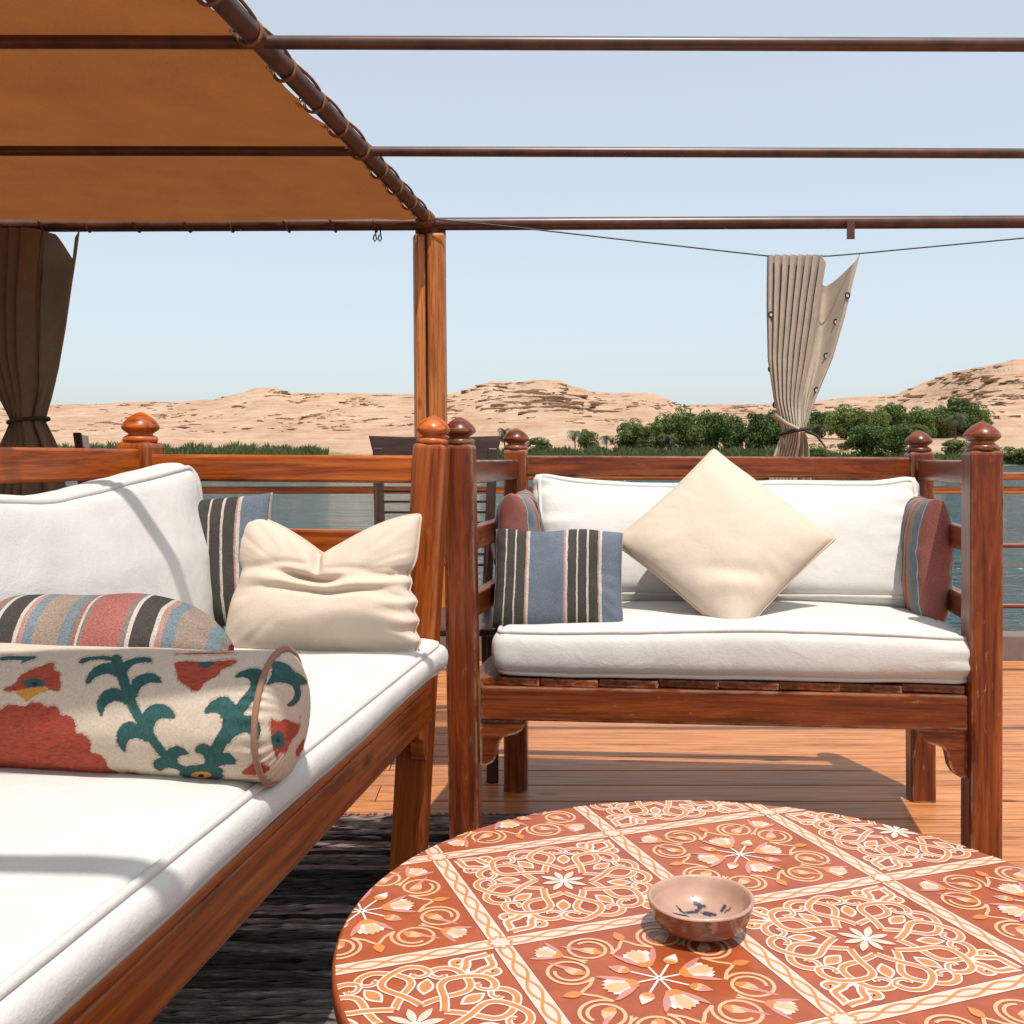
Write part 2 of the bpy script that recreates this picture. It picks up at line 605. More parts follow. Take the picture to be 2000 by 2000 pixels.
tt = np.concatenate([np.linspace(0, .16, 22)[:-1], np.linspace(.16, .30, 22)[:-1], np.linspace(.30, .86, 165)[:-1], np.linspace(.86, 1, 10)])
XP, TT = np.meshgrid(xs, tt, indexing='ij')
YY = (shore(XP) - 20) + TT * (920 - shore(XP))
ZZ = terrain_h(XP, YY)
VV = np.stack([(XP - 1000) / F * YY, YY, ZZ], -1).reshape(-1, 3)
def mat_terrain():
    m, nt, b = new_mat("desert_sandstone")
    L = nt.links
    v = objvec(nt, (1, 1, 1), False)
    n1 = noise(nt, v, .03, 6, .65)
    r1 = ramp(nt, [(.3, srgb(164, 137, 114)), (.5, srgb(178, 151, 128)), (.7, srgb(189, 164, 142))])
    L.new(n1.outputs[0], r1.inputs[0])
    mp = N(nt, "ShaderNodeMapping"); mp.inputs['Scale'].default_value = (.05, .05, .7)
    tc = N(nt, "ShaderNodeTexCoord"); L.new(tc.outputs['Object'], mp.inputs[0])
    n2 = noise(nt, mp.outputs[0], 1.0, 6, .7, .5)
    r2 = ramp(nt, [(.36, srgb(214, 176, 148)), (.58, (1, 1, 1))])
    L.new(n2.outputs[0], r2.inputs[0])
    c = mixc(nt, .55, r1.outputs[0], r2.outputs[0], 'MULTIPLY')
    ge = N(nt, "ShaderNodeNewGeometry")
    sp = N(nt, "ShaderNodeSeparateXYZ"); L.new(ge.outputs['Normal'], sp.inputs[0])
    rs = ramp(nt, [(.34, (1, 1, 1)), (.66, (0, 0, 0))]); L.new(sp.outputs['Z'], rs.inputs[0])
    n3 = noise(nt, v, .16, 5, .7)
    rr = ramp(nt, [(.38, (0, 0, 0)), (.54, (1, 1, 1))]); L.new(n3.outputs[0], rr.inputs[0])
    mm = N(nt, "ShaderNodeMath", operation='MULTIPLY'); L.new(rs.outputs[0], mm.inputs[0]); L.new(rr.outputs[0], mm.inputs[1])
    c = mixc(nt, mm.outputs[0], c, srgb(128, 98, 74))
    # grassy river bank near the waterline
    sp2 = N(nt, "ShaderNodeSeparateXYZ"); L.new(tc.outputs['Object'], sp2.inputs[0])
    n4 = noise(nt, v, .10, 4, .6)
    ma = N(nt, "ShaderNodeMath", operation='MULTIPLY_ADD'); ma.inputs[1].default_value = -7.0
    L.new(n4.outputs[0], ma.inputs[0]); L.new(sp2.outputs['Z'], ma.inputs[2])
    rg = ramp(nt, [(.0, (1, 1, 1)), (.02, (0, 0, 0))])
    sub = N(nt, "ShaderNodeMath", operation='MULTIPLY_ADD'); sub.inputs[1].default_value = .02; sub.inputs[2].default_value = .030
    L.new(ma.outputs[0], sub.inputs[0]); L.new(sub.outputs[0], rg.inputs[0])
    c = mixc(nt, rg.outputs[0], c, srgb(120, 118, 70))
    L.new(c, b.inputs['Base Color'])
    b.inputs['Roughness'].default_value = .95
    b.inputs['Specular IOR Level'].default_value = .1
    nb = noise(nt, v, .5, 6, .7)
    bump(nt, b, nb.outputs[0], .6, 1.0)
    return m
o = mobj("desert_hills", VV, [tuple(reversed(f)) for f in grid_faces(len(xs), len(tt))], mat_terrain())
tag(o, kind="structure")

# broken sandstone ledges standing proud of the slopes
def ledges():
    r = np.random.default_rng(21)
    V, Fc = [], []
    def slab(x, t, ln, thk, out):
        x_ = np.array([x])
        Yc = 720 - 130 * smooth(1720, 2000, x_) + 40 * np.sin(x_ / 170)
        Y0 = shore(x_) + 150 - 20 * smooth(1720, 1950, x_)
        Y = float((Y0 + (Yc - Y0) * t)[0])
        z = float(terrain_h(x_, np.array([Y]))[0]); X = (x - 1000) / F * Y
        o = len(V)
        n = 7
        tilt = r.normal(0, .03)
        prof_ = np.sin(np.linspace(.15, PI - .15, n)) ** .6
        for k in range(n):
            xx = X + (k / (n - 1) - .5) * ln
            oo = out * prof_[k] * r.uniform(.6, 1.25); tk = thk * prof_[k] ** .5 * r.uniform(.7, 1.15)
            zz = z + tilt * (k - 3) * ln / n + r.normal(0, .12)
            V.extend([(xx, Y + 3.5, zz - thk * .6), (xx, Y - oo * .55, zz - tk * .55), (xx + r.normal(0, .15), Y - oo, zz + tk * .35), (xx, Y + 3.5, zz + tk * .62)])
        for k in range(n - 1):
            for j in range(4):
                a_, b_ = o + k * 4 + j, o + k * 4 + (j + 1) % 4
                Fc.append((a_, b_, b_ + 4, a_ + 4))
        Fc.append((o, o + 1, o + 2, o + 3)); e = o + (n - 1) * 4; Fc.append((e + 3, e + 2, e + 1, e))
    cnt = 0
    while cnt < 1150:
        x = r.uniform(-120, 2120); t = r.uniform(.08, .97) ** .8
        d = fbm(np.array([[x / 70, t * 7, 3.3]]), 3)[0]
        if d < r.uniform(-.15, .35): continue
        slab(x, t, r.lognormal(1.35, .55), r.uniform(.4, 1.15), r.uniform(.6, 2.0)); cnt += 1
    for _ in range(110):
        t = np.clip(r.normal(.56, .13), .2, .85); x = r.normal(1082, 46) + (t - .5) * 60
        slab(x, t, r.lognormal(2.3, .4), r.uniform(1.2, 2.4), r.uniform(1.6, 4.0))
    for _ in range(45):
        x = r.uniform(1800, 2100); t = r.uniform(.15, .95)
        slab(x, t, r.lognormal(1.7, .5), r.uniform(.7, 1.7), r.uniform(1.0, 2.6))
    o = mobj("rock_ledges", V, Fc, mat_ledge())
    bm = bmesh.new(); bm.from_mesh(o.data); bmesh.ops.recalc_face_normals(bm, faces=bm.faces[:]); bm.to_mesh(o.data); bm.free()
    tag(o, "broken brown sandstone ledges scattered over the desert hills", "rocks", None, "stuff")
def mat_ledge():
    m, nt, b = new_mat("ledge_sandstone")
    v = objvec(nt, (1, 1, 1), False)
    n = noise(nt, v, .22, 5, .65)
    r_ = ramp(nt, [(.3, srgb(148, 119, 96)), (.5, srgb(167, 139, 116)), (.7, srgb(180, 153, 131))])
    nt.links.new(n.outputs[0], r_.inputs[0]); nt.links.new(r_.outputs[0], b.inputs['Base Color'])
    b.inputs['Roughness'].default_value = .95; b.inputs['Specular IOR Level'].default_value = .1
    bump(nt, b, noise(nt, v, 1.2, 5, .7).outputs[0], .7, .6)
    return m
ledges()

# deck: planks across the boat
deck = thing("deck", None, None, (0, 0, 0))
tag(deck, kind="structure")
PW = .1425
sub = beam("subfloor", (-7, 1.4, -.09), (7, 1.4, -.09), 7.4, .04, MAT['deck_gap'], deck, 0)
pm = None
k = 0
y = -2.1
while y < 4.86:
    for (xa, xb) in (((-7, -.9 + .7 * math.sin(k * 2.4)), (-.9 + .7 * math.sin(k * 2.4), 4.2 + .8 * math.sin(k * 1.7)), (4.2 + .8 * math.sin(k * 1.7), 7)) if y > .9 else ((-7, 7),)):
        pl = beam("plank", (xa + .0012, y + PW / 2, -.014), (xb - .0012, y + PW / 2, -.014 + random.uniform(-.0008, .0008)), PW - .0065, .028, MAT['deck'], deck, .0022)
    y += PW
    k += 1
DECK_END = y
co = beam("coaming", (-7, DECK_END + .07, .045), (7, DECK_END + .07, .045), .13, .15, plain("grey_coaming", (.17, .12, .10), .6), deck, .008)
hull = beam("hull_side", (-7, DECK_END + .07, -.75), (7, DECK_END + .07, -.75), .10, 1.40, plain("white_hull", (.6, .57, .52), .5), deck, .01)

# ------------------------------------------------------------------ boat railing
RY = 5.0
ra = thing("boat_railing", "orange varnished wooden railing with thin red bars along the deck edge", "railing", (0, RY, 0))
beam("top_rail", (-7, RY, .878), (7, RY, .878), .10, .036, MAT['wood_rail'], ra, .008)
beam("lower_rail", (-7, RY, .81), (7, RY, .81), .05, .036, MAT['wood_rail'], ra, .006)
redbar = plain("red_painted_bar", (.20, .045, .028), .35)
for z in (.54, .245):
    tube("bar", [(-7, RY, z), (7, RY, z)], .012, redbar, ra, 10)
for x in (-5.2, -2.6, -.39, 1.9, 3.6, 5.2):
    beam("baluster", (x, RY + .005, .10), (x, RY + .005, .80), .045, .045, MAT['wood_rail'], ra, .005)

# ------------------------------------------------------------------ finials and benches
def finial_prof(s=1.0):
    p = [(.0285, 0), (.0335, .001), (.036, .006), (.0345, .011), (.031, .0135), (.026, .016), (.0245, .019),
         (.029, .022), (.036, .027), (.0385, .032), (.0375, .037), (.031, .046), (.022, .054), (.012, .0605), (.004, .064), (0.0005, .0645)]
    return [(r * s, z * s) for r, z in p]

def post(parent, base, top, w, mat, fin=1.0, rot=0.0, name="post"):
    """square post with chamfered corners, slightly domed shoulders, and a turned finial"""
    base, top = Vector(base), Vector(top)
    M, L = frame_x(base, top, (math.sin(rot), -math.cos(rot), 0))
    bm = bmesh.new()
    bmesh.ops.create_cube(bm, size=1)
    for v in bm.verts:
        v.co = Vector((v.co.x * L, v.co.y * w, v.co.z * w))
    le = [e for e in bm.edges if abs((e.verts[0].co - e.verts[1].co).x) > L * .9]
    bmesh.ops.bevel(bm, geom=le, offset=w * .13, segments=2, affect='EDGES', profile=.5)
    te = [e for e in bm.edges if all(v.co.x > L * .49 for v in e.verts)]
    bmesh.ops.bevel(bm, geom=te, offset=w * .14, segments=3, affect='EDGES', profile=.5)
    me = bpy.data.meshes.new(name); bm.to_mesh(me); bm.free()
    me.materials.append(mat)
    o = put(bpy.data.objects.new(name, me), parent, M)
    if fin:
        d = (top - base).normalized()
        V, Fc = lathe_geo(finial_prof(fin), 32)
        q = Vector((0, 0, 1)).rotation_difference(d).to_matrix().to_4x4()
        q.translation = top - d * .001
        f = mobj("finial", V, Fc, mat, o, True, q)
    return o

def bracket(parent, corner, along, mat, size=.10, th=.03):
    """scalloped corner bracket below a rail: corner = inner top corner at the post"""
    a = Vector(along).normalized()
    n = Vector((0, 0, 1)).cross(a).normalized()
    s = size
    out = [(0, 0), (1.0 * s, 0), (1.0 * s, -.06 * s), (.93 * s, -.20 * s), (.80 * s, -.29 * s), (.64 * s, -.33 * s), (.50 * s, -.38 * s), (.42 * s, -.48 * s),
           (.39 * s, -.62 * s), (.36 * s, -.78 * s), (.28 * s, -.92 * s), (.14 * s, -1.0 * s), (0, -1.0 * s)]
    c = Vector(corner)
    V = [c + a * x + Vector((0, 0, z)) - n * th / 2 for x, z in out] + [c + a * x + Vector((0, 0, z)) + n * th / 2 for x, z in out]
    k = len(out)
    Fc = [tuple(range(k)), tuple(range(2 * k - 1, k - 1, -1))] + [(i, i + k, (i + 1) % k + k, (i + 1) % k) for i in range(k)]
    o = mobj("bracket", V, Fc, mat, parent)
    bm = bmesh.new(); bm.from_mesh(o.data); bmesh.ops.recalc_face_normals(bm, faces=bm.faces[:]); bm.to_mesh(o.data); bm.free()
    return o

# --- right bench
wr = MAT['wood_right']
FL, FR = Vector((-.106, 2.385, 0)), Vector((1.047, 2.285, 0))
BL, BR = Vector((.012, 2.995, 0)), Vector((1.160, 2.905, 0))
ex = (FR - FL).normalized()
ey = (BL - FL).normalized()
rb = thing("wooden_bench", "dark red brown wooden bench with worn varnish behind the round table", "bench", (FL + FR + BL + BR) / 4)
rotr = math.atan2(ex.y, ex.x)
post(rb, FL, FL + Vector((-.016, 0, 1.000)), .071, wr, 1.0, rotr)
post(rb, FR, FR + Vector((.002, 0, .985)), .071, wr, 1.02, rotr)
post(rb, BL, BL + Vector((0, .015, .992)), .068, wr, 1.0, rotr)
post(rb, BR, BR + Vector((0, .015, .985)), .068, wr, .97, rotr)
def on(c, dx=0, dy=0, z=0): return c + ex * dx + ey * dy + Vector((0, 0, z))
beam("front_rail", on(FL, .034, .004, .402), on(FR, -.034, .004, .402), .045, .078, wr, rb, .004)
beam("back_seat_rail", on(BL, .03, 0, .402), on(BR, -.03, 0, .402), .04, .075, wr, rb, .004)
beam("back_top_rail", on(BL, .03, .006, .945), on(BR, -.03, .006, .940), .035, .060, wr, rb, .005)
beam("back_mid_rail", on(BL, .03, .006, .72), on(BR, -.03, .006, .72), .03, .055, wr, rb, .004)
for side, (f, b) in (("l", (FL, BL)), ("r", (FR, BR))):
    beam("side_seat_rail", on(f, 0, .03, .402), on(b, 0, -.03, .402), .04, .075, wr, rb, .004)
    for z in (.935, .778, .618):
        beam("arm_rail", on(f, 0, .03, z), on(b, 0, -.03, z), .028, .056, wr, rb, .004)
x0 = .036
Lr = (FR - FL).length
nsl = 8
for i in range(nsl):
    a = x0 + (Lr - 2 * x0) * i / nsl + .0008
    b = x0 + (Lr - 2 * x0) * (i + 1) / nsl - .0008
    zz = .4505 + random.uniform(-.0015, .0015)
    c0 = on(FL, (a + b) / 2, -.004 + random.uniform(-.006, .004), zz)
    c1 = on(BL, (a + b) / 2, -.03, zz)
    beam("seat_slat", c0, c1, b - a, .018, wr, rb, .003)
bracket(rb, on(FL, .034, .002, .3625), ex, wr, .105)
bracket(rb, on(FR, -.034, .002, .3625), -ex, wr, .105)

# --- left bench
wl = MAT['wood_left']
th10 = R(9)
la = Vector((-math.sin(th10), -math.cos(th10), 0))        # towards the viewer along the bench
lb = Vector((-math.cos(th10), math.sin(th10), 0))         # from the front edge to the back
L0 = Vector((-.178, 2.285, 0))
def lon(t=0, b=0, z=0): return L0 + la * t + lb * b + Vector((0, 0, z))
LB = .70
LLEN = 2.25
lbch = thing("wooden_bench", "orange varnished wooden bench along the left side with slatted end arm", "bench", lon(LLEN / 2, LB / 2))
rotl = math.atan2(-lb.y, -lb.x)
pf = post(lbch, lon(0, .045) + Vector((-.012, 0, 0)), lon(0, .0, 1.000), .073, wl, 1.0, rotl)
post(lbch, lon(-.01, LB + .01), lon(-.01, LB + .005, 1.005), .086, wl, 1.12, rotl)
post(lbch, lon(LLEN, .02), lon(LLEN, 0, 1.0), .073, wl, 1.0, rotl)
post(lbch, lon(LLEN, LB), lon(LLEN, LB, 1.0), .078, wl, 1.05, rotl)
beam("front_rail", lon(.03, .014, .430), lon(LLEN - .03, .014, .430), .042, .076, wl, lbch, .004)
beam("seat_board", lon(.035, .05, .477), lon(LLEN - .035, .05, .477), .115, .017, wl, lbch, .005)
for i in range(4):
    bb = .16 + i * .135
    beam("seat_board", lon(.035, bb + .03, .475), lon(LLEN - .035, bb + .03, .475), .125, .015, wl, lbch, .003)
beam("back_seat_rail", lon(.03, LB, .430), lon(LLEN - .03, LB, .430), .04, .076, wl, lbch, .004)
beam("back_top_rail", lon(.03, LB, .955), lon(LLEN - .03, LB, .955), .034, .068, wl, lbch, .006)
beam("back_mid_rail", lon(.03, LB, .76), lon(LLEN - .03, LB, .76), .03, .06, wl, lbch, .005)
for t in (0.0, LLEN):
    beam("arm_rail", lon(t, .035, .943), lon(t, LB - .03, .946), .034, .062, wl, lbch, .006)
    beam("arm_rail", lon(t, .035, .775), lon(t, LB - .03, .778), .032, .060, wl, lbch, .005)
    beam("arm_rail", lon(t, .035, .615), lon(t, LB - .03, .615), .03, .055, wl, lbch, .005)
    beam("side_seat_rail", lon(t, .04, .430), lon(t, LB - .03, .430), .038, .076, wl, lbch, .004)
bracket(lbch, lon(.037, .016, .392), la, wl, .085)

# ------------------------------------------------------------------ cushions
def wrinkle(V, Nrm, amp, sc, seed=0.0, oct=3):
    n = fbm(np.asarray(V) * sc + seed, oct)
    return V + Nrm * (n * amp)[:, None]

def box_cushion(parent, M, L, Wd, T, mat, pmat, r=.03, puff=.015, deform=None, seed=0.0, name="cover", pipes=(1, -1), pr=.0055, amp=.004, nl=64, nw=34, nt=14, bulge=.010):
    h = np.array([L / 2, Wd / 2, T / 2])
    def sp(n):
        t = np.linspace(-1, 1, n)
        return np.sign(t) * (1 - (1 - np.abs(t)) ** 1.35)
    gl, gw, gt = sp(nl), sp(nw), sp(nt)
    V, Fc = [], []
    def face(ax, sgn, ga, gb, ia, ib):
        A, B = np.meshgrid(ga, gb, indexing='ij')
        p = np.zeros(A.shape + (3,))
        p[..., ia] = A; p[..., ib] = B; p[..., ax] = sgn
        o = sum(len(v) for v in V)
        V.append(p.reshape(-1, 3))
        fs = grid_faces(len(ga), len(gb))
        flip = ((ia + 1) % 3 == ib) ^ (sgn > 0)
        Fc.extend([tuple((i + o) for i in (reversed(f) if flip else f)) for f in fs])
    for s in (1, -1):
        face(2, s, gl, gw, 0, 1); face(0, s, gw, gt, 1, 2); face(1, s, gl, gt, 0, 2)
    c = np.concatenate(V)
    def shape(c, flat=False):
        q = c * h
        core = np.clip(q, -(h - r), h - r)
        d = q - core
        ln = np.linalg.norm(d, axis=1)
        pos = core + np.where(ln[:, None] > 1e-9, d / np.maximum(ln, 1e-9)[:, None] * r, 0)
        u, v, w = c[:, 0], c[:, 1], c[:, 2]
        fu, fv = np.clip(1 - u ** 4, 0, 1), np.clip(1 - v ** 4, 0, 1)
        pos[:, 2] += np.sign(w) * np.abs(w) ** 2 * puff * fu * fv * 1.0
        sb = (1 - w ** 2) * bulge
        pos[:, 0] += np.sign(u) * np.abs(u) ** 6 * sb
        pos[:, 1] += np.sign(v) * np.abs(v) ** 6 * sb
        n = np.stack([u ** 5, v ** 5, w ** 3], -1)
        n = n / np.maximum(np.linalg.norm(n, axis=1), 1e-6)[:, None]
        pos = pos + n * (fbm(c * h * 7.0 + seed, 3) * amp)[:, None]
        if deform is not None:
            pos = deform(pos, c)
        return pos
    pos = shape(c)
    o = mobj(name, pos, Fc, mat, parent, True, M)
    bm = bmesh.new(); bm.from_mesh(o.data)
    bmesh.ops.remove_doubles(bm, verts=bm.verts[:], dist=.0004)
    bmesh.ops.recalc_face_normals(bm, faces=bm.faces[:])
    bm.to_mesh(o.data); bm.free()
    o.data.polygons.foreach_set("use_smooth", [True] * len(o.data.polygons))
    # piping
    k = 1.0
    ring = []
    nn = 60
    for i in range(nn): ring.append((-k + 2 * k * i / nn, -k))
    for i in range(nn // 2): ring.append((k, -k + 2 * k * i / (nn // 2)))
    for i in range(nn): ring.append((k - 2 * k * i / nn, k))
    for i in range(nn // 2): ring.append((-k, k - 2 * k * i / (nn // 2)))
    for s in pipes:
        cc = np.array([(a, b, s) for a, b in ring])
        pp = shape(cc)
        ctr = np.array([0, 0, s * T / 2 * .2])
        dirn = np.stack([cc[:, 0] ** 9, cc[:, 1] ** 9, np.full(len(cc), s * .9)], -1)
        dirn /= np.linalg.norm(dirn, axis=1)[:, None]
        pp = pp + dirn * (.0025)
        # smooth
        for _ in range(2): pp = (np.roll(pp, 1, 0) + pp * 2 + np.roll(pp, -1, 0)) / 4
        Vt, Ft = tube_geo([M @ Vector(p) for p in pp], pr, 8, True)
        mobj("piping", Vt, Ft, pmat, parent, True)
    return o

def pillow(name, label, M, w, h, t, mat, pmat=None, group=None, pinch=.10, p=.5, n=46, deform=None, seed=0.0, amp=.006, pr=.0035, uvfun=None, corner_wr=.5, uvscale=1.0):
    g = np.linspace(-1, 1, n)
    g = np.sign(g) * (1 - (1 - np.abs(g)) ** 1.25)
    U, Vv = np.meshgrid(g, g, indexing='ij')
    u, v = U.ravel(), Vv.ravel()
    def outline(u, v):
        x = w / 2 * u * (1 - pinch * (1 - v ** 2) * np.abs(u))
        y = h / 2 * v * (1 - pinch * (1 - u ** 2) * np.abs(v))
        return x, y
    x, y = outline(u, v)
    prof = (np.clip(1 - np.abs(u) ** 2.6, 0, 1) * np.clip(1 - np.abs(v) ** 2.6, 0, 1)) ** p
    # tucks running in from the seams
    edge = np.maximum(np.abs(u), np.abs(v))
    ang = np.arctan2(v, u)
    tuck = fbm(np.stack([np.cos(ang) * 9, np.sin(ang) * 9, edge * 1.2 + seed], -1), 2) * np.clip((edge - .45) / .4, 0, 1) * np.clip((1 - edge) / .12, 0, 1)
    out = []
    for s in (1, -1):
        z = s * t / 2 * prof
        z = z + s * amp * prof * fbm(np.stack([x * 11, y * 11, np.full_like(x, seed + s)], -1), 3) * 1.3
        z = z + s * amp * corner_wr * tuck * 1.6
        q = np.stack([x, y, z], -1)
        if deform is not None:
            q = deform(q, u, v, s, prof)
        out.append(q)
    nv = n * n
    Fc = [tuple(reversed(f)) for f in grid_faces(n, n)]
    Fc = [tuple(reversed(f)) for f in Fc]
    Fb = [tuple(i + nv for i in reversed(f)) for f in Fc]
    uu = (u * .5 + .5)
    vvv = (v * .5 + .5)
    uv1 = np.stack([uu * uvscale, vvv], -1)
    root = thing(name, label, "pillow", M.translation - Vector((0, 0, min(h, w) / 2 * .8)), group)
    o = mobj("cover", np.concatenate(out), Fc + Fb, mat, root, True, M, uv=np.concatenate([uv1, uv1]))
    bm = bmesh.new(); bm.from_mesh(o.data)
    bmesh.ops.remove_doubles(bm, verts=bm.verts[:], dist=.0003)
    bmesh.ops.recalc_face_normals(bm, faces=bm.faces[:])
    bm.to_mesh(o.data); bm.free()
    o.data.polygons.foreach_set("use_smooth", [True] * len(o.data.polygons))
    if pmat is not None:
        k = 40
        ring = [(-1 + 2 * i / k, -1) for i in range(k)] + [(1, -1 + 2 * i / k) for i in range(k)] + [(1 - 2 * i / k, 1) for i in range(k)] + [(-1, 1 - 2 * i / k) for i in range(k)]
        ru = np.array([a for a, b in ring]); rv = np.array([b for a, b in ring])
        x, y = outline(ru, rv)
        q = np.stack([x, y, np.zeros_like(x)], -1)
        if deform is not None:
            q = (deform(q.copy(), ru, rv, 1, np.zeros_like(ru)) + deform(q.copy(), ru, rv, -1, np.zeros_like(ru))) / 2
        for _ in range(1): q = (np.roll(q, 1, 0) + q * 3 + np.roll(q, -1, 0)) / 5
        Vt, Ft = tube_geo([M @ Vector(a) for a in q], pr, 8, True)
        mobj("piping", Vt, Ft, pmat, root, True)
    return root

def basis(origin, x, y):
    """matrix with local x, local y (as near as can be) and z = x cross y"""
    x = Vector(x).normalized()
    y = Vector(y)
    y = (y - x * y.dot(x)).normalized()
    z = x.cross(y)
    M = Matrix((x, y, z)).transposed().to_4x4()
    M.translation = Vector(origin)
    return M

# right bench seat cushion
SZ = .461
seatR = thing("seat_cushion", "white canvas seat cushion with piped edges on the dark red brown bench", "cushion", on((FL + FR) / 2, 0, .3, SZ))
cR = on((FL + FR) / 2, -.003, .272, SZ + .060)
def defR(pos, c):
    fr = np.clip(-c[:, 1], 0, 1)
    pos[:, 2] += .006 * np.sin(c[:, 0] * 3.1 + 1) * (c[:, 2] > 0)
    # puckers at the right front corner
    k = np.clip((c[:, 0] - .8) / .2, 0, 1) * np.clip(1 - np.abs(c[:, 1] + 1) * 2, 0, 1)
    pos[:, 0] += k * .006 * np.sin(pos[:, 2] * 190 + 6 * c[:, 1]); pos[:, 1] += k * .005 * np.cos(pos[:, 2] * 170)
    return pos
box_cushion(seatR, basis(cR, ex, ey), Lr - .082, .575, .116, MAT['white'], MAT['white_pipe'], r=.032, puff=.010, deform=defR, seed=3.3, amp=.005)

# right bench back cushion (leaning)
bc0 = on((FL + FR) / 2, .022, .34, .575)        # bottom centre of its face
lean = R(24)
upv = (ey * math.sin(lean) + Vector((0, 0, 1)) * math.cos(lean))
def defB(pos, c):
    # dog-eared top corners, soft body
    up = np.clip(c[:, 1], 0, 1); au = np.abs(c[:, 0])
    pos[:, 1] += .022 * up ** 2 * np.clip((au - .8) / .2, 0, 1) ** 1.4
    pos[:, 0] += np.sign(c[:, 0]) * .014 * up ** 2 * np.clip((au - .8) / .2, 0, 1)
    pos[:, 1] += -.010 * up * np.cos(c[:, 0] * 1.5) 
    pos[:, 1] += .005 * up * np.sin(c[:, 0] * 5)
    th = 1 - .50 * up ** 2.0
    pos[:, 2] *= th
    g = np.clip((au - .75) / .25, 0, 1) * (np.abs(c[:, 1]) < .9)
    pos[:, 2] += g * .006 * np.sin(pos[:, 1] * 120 + np.sign(c[:, 0]))
    # puckers by the left seam
    k = np.clip((-c[:, 0] - .72) / .28, 0, 1)
    pos[:, 2] += k * .007 * np.sin(pos[:, 1] * 95 + 2 * c[:, 0])
    return pos
cBk = thing("back_cushion", "white canvas back cushion leaning on the dark red brown bench", "cushion", bc0)
box_cushion(cBk, basis(bc0 + upv * .175 + ey * .075, ex, upv), 1.03, .355, .15, MAT['white'], MAT['white_pipe'], r=.045, puff=.022, deform=defB, seed=8.1, pipes=(1,), amp=.006)

# left bench seat cushion
seatL = thing("seat_cushion", "long white canvas seat cushion on the orange varnished bench", "cushion", lon(1.1, .33, .486))
def defL(pos, c):
    pos[:, 2] += .006 * np.sin(pos[:, 0] * 7 + 1) * (c[:, 2] > 0) * np.clip(c[:, 1] + 1, 0, 1)
    # front edge slopes down softly
    e = np.clip((-c[:, 1] - .62) / .38, 0, 1)
    pos[:, 2] -= e ** 1.5 * .020 * np.clip((c[:, 2] + 1) / 2, 0, 1)
    far = np.clip((-c[:, 0] - .90) / .10, 0, 1)
    pos[:, 2] += far * e * .014 * np.clip((c[:, 2] + 1) / 2, 0, 1)
    return pos
Lc = LLEN - .085
box_cushion(seatL, basis(lon(LLEN / 2 + .004, .297, .4885 + .044), la, lb), Lc, .675, .086, MAT['white'], MAT['white_pipe'], r=.030, puff=.006, deform=defL, seed=5.7, nl=110, amp=.004)

# left bench back cushion
lean2 = R(9)
upl = (lb * math.sin(lean2) + Vector((0, 0, 1)) * math.cos(lean2))
def defBL(pos, c):
    up = np.clip(c[:, 1], 0, 1)
    far = np.clip((-c[:, 0] - .55) / .45, 0, 1)
    pos[:, 1] += up * (-.052 + .058 * np.clip((.35 - c[:, 0]) / 1.35, 0, 1) ** 1.1 + .018 * np.clip((c[:, 0] - .2) / .8, 0, 1))
    pos[:, 2] *= (1 - .30 * up)
    pos[:, 0] -= .010 * (1 - np.abs(c[:, 1])) * far
    pos[:, 2] += .010 * up * far * np.sin(pos[:, 1] * 30)
    return pos
bkL = thing("back_cushion", "white canvas back cushion leaning at the back of the orange bench", "cushion", lon(.56, .55, .58))
box_cushion(bkL, basis(lon(.545, .500, .566) + upl * .190, la, upl), .82, .385, .165, MAT['white'], MAT['white_pipe'], r=.035, puff=.026, deform=defBL, seed=2.2, amp=.006, pr=.0065)

# pillows on the right bench
SRZ = .578
up0 = Vector((0, 0, 1))
lean3 = R(34)
upd = ey * math.sin(lean3) + up0 * math.cos(lean3)
bot = P(1408, 1258, 2.385)
def defD(q, u, v, s, prof):
    # bottom corner squashed where it stands
    d = np.clip((-(u + v) / 2 - .62) / .38, 0, 1)
    q[:, 2] += s * d * prof * .02
    ang = (u - v)
    q[:, 2] += s * .010 * np.exp(-((u + v + 1.15) / .16) ** 2) * np.exp(-((ang) / .7) ** 2) * prof ** .3
    q[:, 2] -= s * .009 * np.exp(-((u + v + .85 + .12 * ang) / .12) ** 2) * np.exp(-((ang) / .55) ** 2) * prof ** .3
    return q
dx = (ex * .885 + upd).normalized(); dyv = (-ex + upd * .885).normalized()
pillow("throw_pillow", "plain cream pillow stood on its corner like a diamond on the bench", basis(bot + upd * .262 + ex * .012 + Vector((0, .02, .012)), dx, dyv), .388, .388, .150, MAT['cream'], MAT['cream_pipe'], pinch=.040, seed=1.5, deform=defD, amp=.006)

lean4 = R(27)
upb = ey * math.sin(lean4) + up0 * math.cos(lean4)
bot = P(1085, 1236, 2.41)
def defS(q, u, v, s, prof):
    q[:, 1] += .004 * np.sin(u * 5)
    return q
pillow("striped_pillow", "blue and charcoal striped pillow leaning beside the diamond pillow", basis(bot + upb * .118 + Vector((0, .03, .01)), ex, upb), .318, .255, .115, MAT['stripe_blue'], None, pinch=.035, p=.34, seed=4.4, deform=defS)

# rose-striped pillows wedged against the arms
pillow("striped_pillow", "rose and grey striped pillow wedged beside the right arm of the bench", basis(P(1806, 1092, 2.66), -ey - ex * .02, up0 + ex * .02), .32, .33, .118, MAT['stripe_edge'], None, pinch=.05, p=.36, seed=6.1)
pillow("striped_pillow", "rose and grey striped pillow behind the blue striped one by the left arm", basis(P(1016, 1080, 2.72), -ey + ex * .06, up0 - ex * .02), .31, .33, .125, MAT['stripe_edge'], None, pinch=.06, p=.36, seed=7.9)

